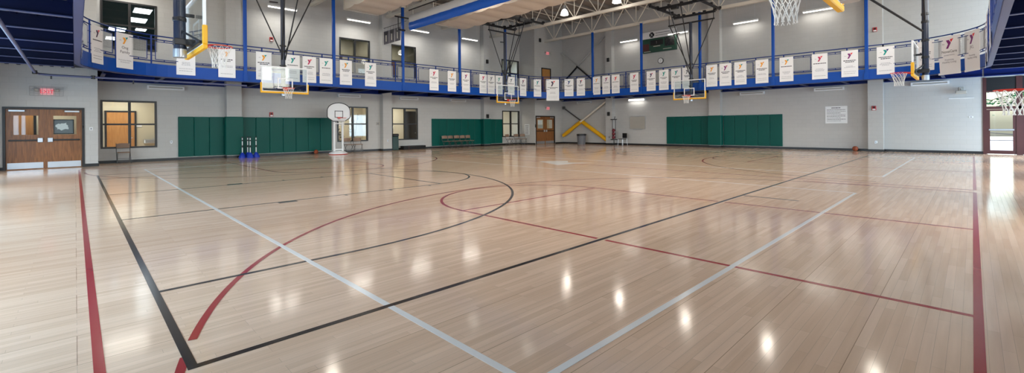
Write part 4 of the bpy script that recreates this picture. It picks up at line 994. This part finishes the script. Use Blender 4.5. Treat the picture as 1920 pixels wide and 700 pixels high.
def alarm(x, y, z, rz, label):
    t = thing('fire_alarm', label, 'fire alarm', (x,y,z), rz, 'red fire alarms')
    MB().bbox((-.085,-.05,-.11),(.085,0,.11),.01).build('alarm_box', M['red'], t); MB().bbox((-.06,-.075,-.095),(.06,-.05,-.03),.008).build('strobe', M['white'], t)
    mb = MB(); mb.lathe([(.045,0),(.045,.006)],(0,0,0),12); mb.v = [(p[0],-.05-p[2],p[1]+.04) for p in mb.v]; mb.build('horn_grille', M['blackm'], t)
alarm(7.12,YN,2.09,0,'red fire alarm just above the green pads behind the stanchions'); alarm(7.15,YN,5.9,0,'red fire alarm on the upper wall beside the left hoop mast')
alarm(27.97,3.36,2.12,-PI/2,'red fire alarm on the lower right pilaster above the basketball'); alarm(27.97,3.3,5.95,-PI/2,'red fire alarm on the upper right pilaster by the rightmost blue post')
def speaker(x, y, z, rz, label):
    t = thing('wall_speaker', label, 'speaker', (x,y,z), rz, 'small black wall speakers')
    MB().bbox((-.09,-.13,-.14),(.09,-.02,.14),.02).build('cabinet', M['blackm'], t); MB().box((-.03,-.03,-.04),(.03,0,.04)).build('bracket', M['black'], t)
speaker(21.28,24.42,6.08,0,'black speaker on the upper pilaster right of the ribbed duct'); speaker(21.28,24.42,2.14,0,'black horn on the pilaster just above its green pad')
speaker(27.97,18.55,6.2,-PI/2,'black speaker on the upper pilaster by the crossed braces'); speaker(27.97,18.55,2.25,-PI/2,'black speaker on the lower pilaster by the yellow padded braces')
speaker(25.6,YJ,8.0,0,'small black device high above the upper corner exit sign')
def plate(x, y, z, rz, w, h, m, name, label, cat):
    t = thing(name, label, cat, (x,y,z), rz); MB().bbox((-w/2,-.02,-h/2),(w/2,0,h/2),.004).build('cover', M[m], t); MB().box((-w/5,-.03,-h/4),(w/5,-.02,h/4)).build('insert', M['greyink'], t)
plate(.43,YJ,1.42,0,.1,.12,'white','light_switch','light switch between the oak double door and the leftmost window','switch'); plate(.215,YJ,1.5,0,.06,.2,'white','door_sensor','white sensor box on the jamb of the large oak double door','sensor')
plate(3.05,YN,.82,0,.08,.12,'steel','wall_outlet','grey outlet left of the first green pad','outlet'); plate(13.4,24.42,.6,0,.08,.12,'steel','wall_outlet','outlet low on the pilaster beside the dark green bin','outlet')
plate(27.97,3.3,.46,-PI/2,.09,.12,'steel','wall_outlet','outlet low on the right pilaster beside the basketball','outlet'); plate(27.97,18.5,.55,-PI/2,.09,.12,'steel','wall_outlet','outlet low on the pilaster beside the black ball stand','outlet')
plate(12.95,YN,1.62,0,.22,.18,'lensoff','thermostat','grey thermostat box left of the second pilaster','thermostat'); plate(XE,.05,1.62,-PI/2,.14,.08,'white','thermostat','small pale plate left of the glass entrance door','thermostat')
t = thing('wall_phone','black wall phone left of the corner double door','phone',(24.98+.0,23.9,1.45),-PI/2)
t.location = (25.06,YJ-.0,1.42); t.rotation_euler = (0,0,0)
t.location = (25.0,YJ,1.42)
t.location = (25.06,YJ,1.42)
MB().bbox((-.03,-.09,-.12),(.03,0,.12),.012).build('phone_body', M['black'], t); MB().bbox((-.025,-.12,-.1),(.005,-.09,.1),.01).build('handset', M['blackm'], t)
t = thing('tall_notice','narrow vertical pale notice on the return wall beside the corner window','notice',(JX1,24.05,1.1),-PI/2)
MB().box((-.25,-.012,-.35),(.25,0,.45)).build('sheet', M['white'], t); nb = MB(); rnd = random.Random(2)
for k in range(9): bar_line(nb,-.18,.18,.36-k*.08,.03,0,rnd)
for i_ in range(len(nb.v)): p = nb.v[i_]; nb.v[i_] = (p[0],p[1]-.008,p[2])
nb.build('lettering', M['ink'], t)
# projector-like box on the right wall
t = thing('wall_projector','white projector on a wall arm beneath the track beside the glass entrance','projector',(XE,.35,2.75),-PI/2)
MB().bbox((-.18,-.42,-.1),(.18,-.16,.04),.02).build('projector_body', M['lensoff'], t); MB().tube((0,0,.12),(0,-.3,.12),.02,8).tube((0,-.3,.04),(0,-.3,.13),.02,8).bbox((-.08,-.02,.02),(.08,0,.22),.005).build('wall_arm', M['lensoff'], t)
MB().box((-.4,-.05,-.3),(.4,-.0,-.27)).build('wall_shelf', M['white'], t)
# framed white board and rules notice
t = thing('white_board','framed white board beside the black ball stand','board',(XE,16.47,1.14),-PI/2)
MB().box((-.6,-.015,0),(.6,0,.88)).build('board_sheet', M['lensoff'], t)
MB().box((-.62,-.025,-.02),(-.6,0,.9)).box((.6,-.025,-.02),(.62,0,.9)).box((-.6,-.025,-.02),(.6,0,0)).box((-.6,-.025,.88),(.6,0,.9)).build('board_frame', M['steel'], t); MB().box((-.4,-.06,-.03),(.4,-.0,.0)).build('pen_tray', M['steel'], t)
t = thing('rules_notice','white printed rules notice on the wall left of the basketball','notice',(XE,4.95,1.4),-PI/2)
MB().box((-.47,-.012,0),(.47,0,.89)).build('sheet', M['white'], t); nb = MB(); rnd = random.Random(9)
bar_line(nb,-.2,.2,.8,.04,0,rnd)
for k in range(8): bar_line(nb,-.4,.4-(.2 if k in (2,5,7) else 0),.70-k*.082,.024,1 if k % 2 else 0,rnd)
for i_ in range(len(nb.v)): p = nb.v[i_]; nb.v[i_] = (p[0],p[1]-.008,p[2])
nb.build('lettering', [M['ink'],M['greyink']], t)
# scoreboard and clock
t = thing('scoreboard','green scoreboard with a white header on the far upper wall','scoreboard',(XE,14.72,6.36),-PI/2)
MB().bbox((-1.22,-.15,0),(1.22,0,.95),.01).build('cabinet', M['sgreen'], t)
hd = MB().bbox((-1.22,-.13,.95),(1.22,-.03,1.42),.008).build('header_panel', M['banner'], t)
em = MB(); e = .075
em.box((-.62,-.134,1.01),(-.42,-.131,1.37)).box((-.70,-.134,1.10),(-.34,-.131,1.28)); em.build('cross_emblem', M['black'], hd)
em = MB(); text_mesh(em,'R',(-.52,-.138,1.09),(1,0,0),(0,0,1),.26); em.build('emblem_letter', M['white'], hd)
em = MB(); rnd = random.Random(5); bar_line(em,-.25,.75,1.27,.05,0,rnd); bar_line(em,-.25,.6,1.12,.04,0,rnd)
for i_ in range(len(em.v)): p = em.v[i_]; em.v[i_] = (p[0],p[1]-.127,p[2])
em.build('header_lettering', M['greyink'], hd)
MB().box((-.62,-.155,.46),(.3,-.15,.82)).build('time_display', M['blackm'], t); mb = MB().lathe([(.02,0),(.02,.004)],(0,0,0),8); 
dt = MB(); dt.box((-.18,-.158,.58),(-.15,-.155,.62)).box((-.18,-.158,.68),(-.15,-.155,.72)); dt.build('colon_dot', M['lensoff'], t)
MB().box((-1.18,-.155,.12),(-.72,-.15,.6)).build('home_display', M['maroon'], t); MB().box((-.4,-.156,.36),(.1,-.151,.41)).box((.3,-.156,.12),(.9,-.151,.16)).box((-1.1,-.156,.05),(-.6,-.151,.09)).build('printed_label', M['lensoff'], t)
mb = MB(); rnd = random.Random(8)
mb.box((.42,-.157,.3),(1.1,-.152,.9),0)
for k in range(46):
    x_, z_ = rnd.uniform(.46,1.03), rnd.uniform(.33,.84); s_ = rnd.uniform(.02,.06); mb.prism([(0,0),(s_,.3*s_),(s_*.7,s_),(-.2*s_,.8*s_)],(x_,-.157,z_),(1,0,0),(0,0,1),-.003,1)
mb.build('sponsor_panel', [M['blackm'],M['white']], t)
t = thing('wall_clock','round black-rimmed wall clock under the scoreboard','clock',(XE,14.66,5.74),-PI/2)
def disc(mb, r, y0, y1, m=0, n=28, r2=None):
    q = MB().lathe([(r,0),(r2 or r,y1-y0)],(0,0,0),n); mb.add([(p[0],-y0-p[2],p[1]) for p in q.v],q.f,m); return mb
disc(MB(),.2,0,.05).build('clock_rim', M['black'], t, smooth=40); disc(MB(),.165,.05,.054).build('clock_face', M['white'], t)
MB().bar((0,-.057,0),(-.03,-.057,-.1),.014,.004).bar((0,-.057,0),(.05,-.057,.12),.01,.004).build('clock_hand', M['black'], t)

# diagonal wall braces
def brace(p, q, r, m, label, pads_=None, pm='yellow'):
    t = thing('diagonal_brace', label, 'brace', p); d = Vector(q)-Vector(p)
    MB().tube((0,0,0),d,r,10).build('brace_pipe', m, t, smooth=40)
    if pads_: a, b, rr = pads_; MB().tube(d*a,d*b,rr,12).build('yellow_padding' if pm == 'yellow' else 'dark_sleeve', M[pm], t, smooth=40)
    MB().bbox((-.02,-.12,-.12),(.06,.12,.12),.01).build('end_plate', m, t)
xb = XE-.14
brace((xb,23.0,2.85),(xb,18.86,.3),.05,M['chrome'],'lower diagonal brace running down to the right, with thick yellow padding',(.42,1.0,.15))
brace((xb-.13,22.95,.62),(xb-.13,18.86,3.2),.07,M['truss'],'lower diagonal brace running up to the right, pale pipe with yellow padding',(.0,.42,.14))
brace((xb,23.1,4.85),(xb,18.95,8.1),.05,M['wally'],'upper diagonal brace running up to the right behind the railing, dark lower half',(0,.36,.06),'black')
brace((xb-.12,18.95,4.0),(xb-.12,23.1,7.26),.05,M['wally'],'upper diagonal brace running up to the left behind the railing, dark lower half',(0,.63,.06),'black')
# sprinkler pipe under the left walkway
t = thing('sprinkler_pipe','blue-grey pipe under the left walkway turning along the wall','pipe',(-.9,6.0,3.2))
MB().path([(0,-6,0),(0,14.6,0),(.08,14.82,-.02),(.3,14.9,-.03),(6,14.95,-.05)],.035,10).build('pipe_run', M['pipe'], t, smooth=40)
for d_ in ((0,14.5,0),(1.35,14.92,-.03)): MB().lathe([(.05,-.06),(.06,-.05),(.06,.05),(.05,.06)],d_,10).build('coupling', M['black'], t, smooth=40)
MB().tube((.35,14.9,-.03),(.35,14.9,-.16),.02,8).tube((2.4,14.92,-.04),(2.4,14.92,-.2),.02,8).build('sprinkler_head', M['black'], t, smooth=40)

# ------------------------------------------------------------------ floor objects
def folding_chair(label, loc, rz, group='folding chairs along the walls', seatm='brownp'):
    t = thing('folding_chair', label, 'chair', loc, rz, group)       # faces local -Y
    MB().bbox((-.2,-.2,.43),(.2,.17,.465),.012).build('seat', M[seatm], t)
    mb = MB(); n = 8; vs = []
    for s_ in (0, 1):
        for j in (0, 1):
            for i in range(n+1):
                u = i/n*2-1; vs.append((u*.215, .23-.035*(1-u*u)+s_*.02+j*.02, .62+j*.2-(.03*u*u if j else 0)))
    k = 2*(n+1); fs = []
    for i in range(n):
        fs += [(i,i+1,n+1+i+1,n+1+i),(k+i,k+n+1+i,k+n+2+i,k+i+1),(n+1+i,n+2+i,k+n+2+i,k+n+1+i),(i,k+i,k+i+1,i+1)]
    fs += [(0,n+1,k+n+1,k),(n,k+n,k+2*n+1,2*n+1)]
    mb.add(vs, fs); mb.build('backrest', M[seatm], t, smooth=40)
    for s_ in (-1, 1):
        MB().path([(s_*.215,.27,.82),(s_*.215,.2,.5),(s_*.215,-.24,.0)],.012,8).build('front_leg', M['chrome'], t, smooth=40)
        MB().path([(s_*.19,-.14,.43),(s_*.19,.0,.3),(s_*.19,.24,.0)],.011,8).build('rear_leg', M['chrome'], t, smooth=40)
    MB().tube((-.215,-.17,.09),(.215,-.17,.09),.009,6).tube((-.215,-.07,.19),(.215,-.07,.19),.009,6).build('front_stretcher', M['chrome'], t, smooth=40)
    MB().tube((-.19,.17,.09),(.19,.17,.09),.009,6).build('rear_stretcher', M['chrome'], t, smooth=40)
    return t
c0 = folding_chair('lone brown folding chair standing under the leftmost lower window',(1.42,24.35,0),0)
dup(c0,(10.95,24.3,0),.05,'brown folding chair under the window behind the portable hoop, left one of the pair'); dup(c0,(11.5,24.32,0),-.15,'brown folding chair under the window beside the portable hoop, right one of the pair')
for i in range(5): dup(c0,(17.55+i*.5,24.22,0),(-.05,.04,-.03,.03,.1)[i],'folding chair, %s from the left in the row of five before the green pads' % ORD[i+1])
for i, (x, y, r, q) in enumerate(((23.35,24.25,.1,'leftmost'),(24.2,24.2,-.1,'middle'),(24.65,24.05,-.35,'rightmost'))): dup(c0,(x,y,0),r,'folding chair under the corner window left of the double door, '+q)
# black stacking chair
t = thing('black_chair','black plastic chair on pale legs beside the ball stand','chair',(27.75,17.3,0),-PI/2-.25)
MB().bbox((-.22,-.22,.42),(.22,.2,.46),.015).build('seat', M['blackm'], t)
mb = MB(); mb.bbox((-.22,.19,.5),(.22,.23,.85),.015); mb.build('backrest', M['blackm'], t)
for s_ in (-1, 1):
    MB().path([(s_*.2,-.2,.42),(s_*.22,-.24,.0)],.012,8).build('leg', M['steel'], t, smooth=40); MB().path([(s_*.2,.22,.8),(s_*.2,.21,.42),(s_*.22,.25,.0)],.012,8).build('leg', M['steel'], t, smooth=40)
# ball stand
t = thing('ball_stand','black upright ball stand with maroon balls by the pilaster','ball rack',(27.75,18.0,0),-PI/2)
MB().bbox((-.27,-.2,0),(.27,.2,.04),.01).box((-.02,-.02,.04),(.02,.02,.38)).bbox((-.27,-.05,.36),(.27,.05,.41),.01).build('base', M['black'], t)
for s_ in (-1, 1): MB().tube((s_*.13,0,.4),(s_*.13,0,1.84),.022,8).build('upright', M['black'], t, smooth=40)
MB().bbox((-.27,-.04,1.8),(.24,.04,1.86),.01).tube((.05,0,1.86),(.1,0,2.05),.025,8).build('top_bar', M['black'], t)
def ball(r, loc, m, label, cat='ball', group=None, seam=True):
    t = thing('basketball' if seam else 'exercise_ball', label, cat, loc, 0, group)
    mb = MB(); n = 14; pr_ = [(max(.001,r*math.sin(PI*i/n)), -r*math.cos(PI*i/n)) for i in range(n+1)]; mb.lathe(pr_,n=24); mb.build('ball_skin', m, t, smooth=80)
    s2 = MB(); N_ = 32; rr = r*1.002
    for f in (lambda a: (rr*math.cos(a),rr*math.sin(a),0), lambda a: (rr*math.cos(a),0,rr*math.sin(a)), lambda a: (0,rr*math.cos(a),rr*math.sin(a))):
        s2.path([f(2*PI*i/N_) for i in range(N_)],r*.03,4,closed=True)
    s2.build('seam', M['black'], t)
for k, (z, q) in enumerate(((.55,'lowest'),(.80,'middle'),(1.05,'top'))): ball(.125,(27.70,18.0,z),M['maroonball'],'maroon ball in the black stand, %s of three' % q,'ball','balls in the black stand',False)
ball(.122,(28.02,4.12,.122),M['ball'],'brown basketball on the floor against the wall below the rules notice')
ball(.115,(9.2,24.45,.115),M['ball'],'orange ball on the floor by the green pads left of the portable hoop')
# stanchions
s0 = None
for i, (x, y, q) in enumerate(((5.66,24.1,'leftmost'),(5.92,24.25,'second from the left'),(5.93,23.86,'third from the left'),(6.22,24.02,'rightmost'))):
    lb = 'white stanchion on blue base before the green pads, '+q
    if s0 is None:
        s0 = thing('stanchion', lb, 'stanchion', (x,y,0), 0, 'blue based stanchions')
        MB().lathe([(.15,0),(.16,.02),(.155,.05),(.10,.16),(.05,.24),(.03,.25)],n=20).build('base', M['dblue'], s0, smooth=40)
        MB().tube((0,0,.24),(0,0,.96),.022,10).build('pole', M['white'], s0, smooth=40)
        bd = MB()
        for z in (.52,.56,.82,.97): bd.lathe([(.03,-.03),(.038,-.02),(.038,.02),(.03,.03)],(0,0,z),10)
        bd.build('collar', M['black'], s0, smooth=30)
    else: dup(s0,(x,y,0),0,lb)
# bins and floor mat
t = thing('recycling_bin','tall dark green bin beside the second pilaster','bin',(13.9,24.52,0))
MB().bbox((-.2,-.17,0),(.2,.17,.84),.03).build('body', M['dgreen'], t); MB().bbox((-.215,-.185,.84),(.215,.185,1.0),.04).build('lid', M['blackm'], t); MB().box((-.12,-.19,.86),(.12,-.18,.94)).build('opening', M['black'], t)
t = thing('folded_mat','long low black folded floor mat under the window right of the green bin','mat',(15.2,24.5,0))
MB().bbox((-.8,-.2,0),(.8,.2,.12),.02).build('lower_layer', M['blackm'], t); MB().bbox((-.8,-.2,.12),(.8,.2,.24),.02).build('upper_layer', M['blackm'], t); MB().box((-.45,-.205,.0),(-.41,-.2,.24)).build('strap', M['maroon'], t)
t = thing('trash_bin','grey ribbed round trash bin with black rim under the yellow braces','bin',(27.55,20.75,0))
pr_ = []; mb = MB(); n = 40; rows = [(.28,0),(.29,.05),(.33,.66)]
vs = []; fs = []
for r, z in rows:
    for k in range(n): a = 2*PI*k/n; q = r+(.008 if k % 2 else -.004); vs.append((q*math.cos(a),q*math.sin(a),z))
for i in range(2):
    for k in range(n): l = (k+1) % n; fs.append((i*n+k,i*n+l,(i+1)*n+l,(i+1)*n+k))
mb.add(vs, fs); mb.build('body', M['bin'], t, smooth=25)
MB().lathe([(.335,.64),(.36,.66),(.365,.76),(.34,.78),(.33,.68)],n=32,cap=False).build('rim_band', M['black'], t, smooth=40)
MB().lathe([(.33,.70),(.3,.76),(.0,.80)],n=32,cap=False).build('liner', M['bin'], t, smooth=40)

# ------------------------------------------------------------------ world, daylight, camera
w = bpy.data.worlds.new('sky'); sc.world = w; w.use_nodes = True; nt = w.node_tree
bg = nt.nodes['Background']; sky = nt.nodes.new('ShaderNodeTexSky'); sky.sky_type = 'NISHITA'
sky.sun_disc = False; sky.sun_elevation = math.radians(42); sky.sun_rotation = math.radians(200); sky.air_density = 1.2; sky.dust_density = 3.0
nt.links.new(sky.outputs['Color'], bg.inputs['Color']); bg.inputs['Strength'].default_value = 0.7
DAY = (1.0,0.93,0.84); DAYLOW = (0.52,0.77,1.0)
for i, (a, b, c, d) in enumerate(SOUTHWIN):
    light('window_daylight','AREA',((a+b)/2,YS+.05,(c+d)/2),150 if i < 5 else 150,b-a,d-c,(PI/2,0,0),DAY if i < 5 else DAYLOW)
for a, b, c, d in WESTWIN: light('window_daylight','AREA',(XW+.05,(a+b)/2,(c+d)/2),140,b-a,d-c,(PI/2,0,-PI/2),DAY)


for a, b, c, d in SOUTHLOW: light('window_daylight','AREA',((a+b)/2,YS+.05,(c+d)/2),125 if a < 23 else 260,b-a,d-c,(PI/2,0,0),DAYLOW)
for a, b, c, d in WESTLOW: light('window_daylight','AREA',(XW+.05,(a+b)/2,(c+d)/2),150 if a < 17 else 70,b-a,d-c,(PI/2,0,-PI/2),DAYLOW)  # the weaker one shines through the added opening by the door bay
cam = bpy.data.cameras.new('camera'); co = bpy.data.objects.new('camera', cam); COL.objects.link(co)
cam.sensor_fit = 'HORIZONTAL'; cam.sensor_width = 36; cam.lens = 841.2/1920*36
cam.shift_x = 0; cam.shift_y = -(350-238.4)/1920; cam.clip_start = .05; cam.clip_end = 300
yaw, roll = math.radians(45.766), math.radians(-0.49)
Fv = Vector((math.cos(yaw), math.sin(yaw), 0)); Rv = Vector((math.sin(yaw), -math.cos(yaw), 0)); Uv = Vector((0,0,1))
cr_, sr_ = math.cos(roll), math.sin(roll)
R2 = Rv*cr_ + Uv*sr_; U2 = Uv*cr_ - Rv*sr_
mw = Matrix((R2, U2, -Fv)).transposed().to_4x4(); mw.translation = (0,0,1.35); co.matrix_world = mw
sc.camera = co
vs_ = sc.view_settings; vs_.view_transform = 'Standard'; vs_.look = 'None'; vs_.gamma = 1; vs_.use_curve_mapping = False; vs_.exposure = 0.47
cy = sc.cycles; cy.use_denoising = True; cy.max_bounces = 8; cy.diffuse_bounces = 4; cy.glossy_bounces = 4; cy.transparent_max_bounces = 24
cy.sample_clamp_indirect = 4.0; cy.caustics_reflective = False; cy.caustics_refractive = False
try: cy.denoiser = 'OPENIMAGEDENOISE'
except Exception: pass
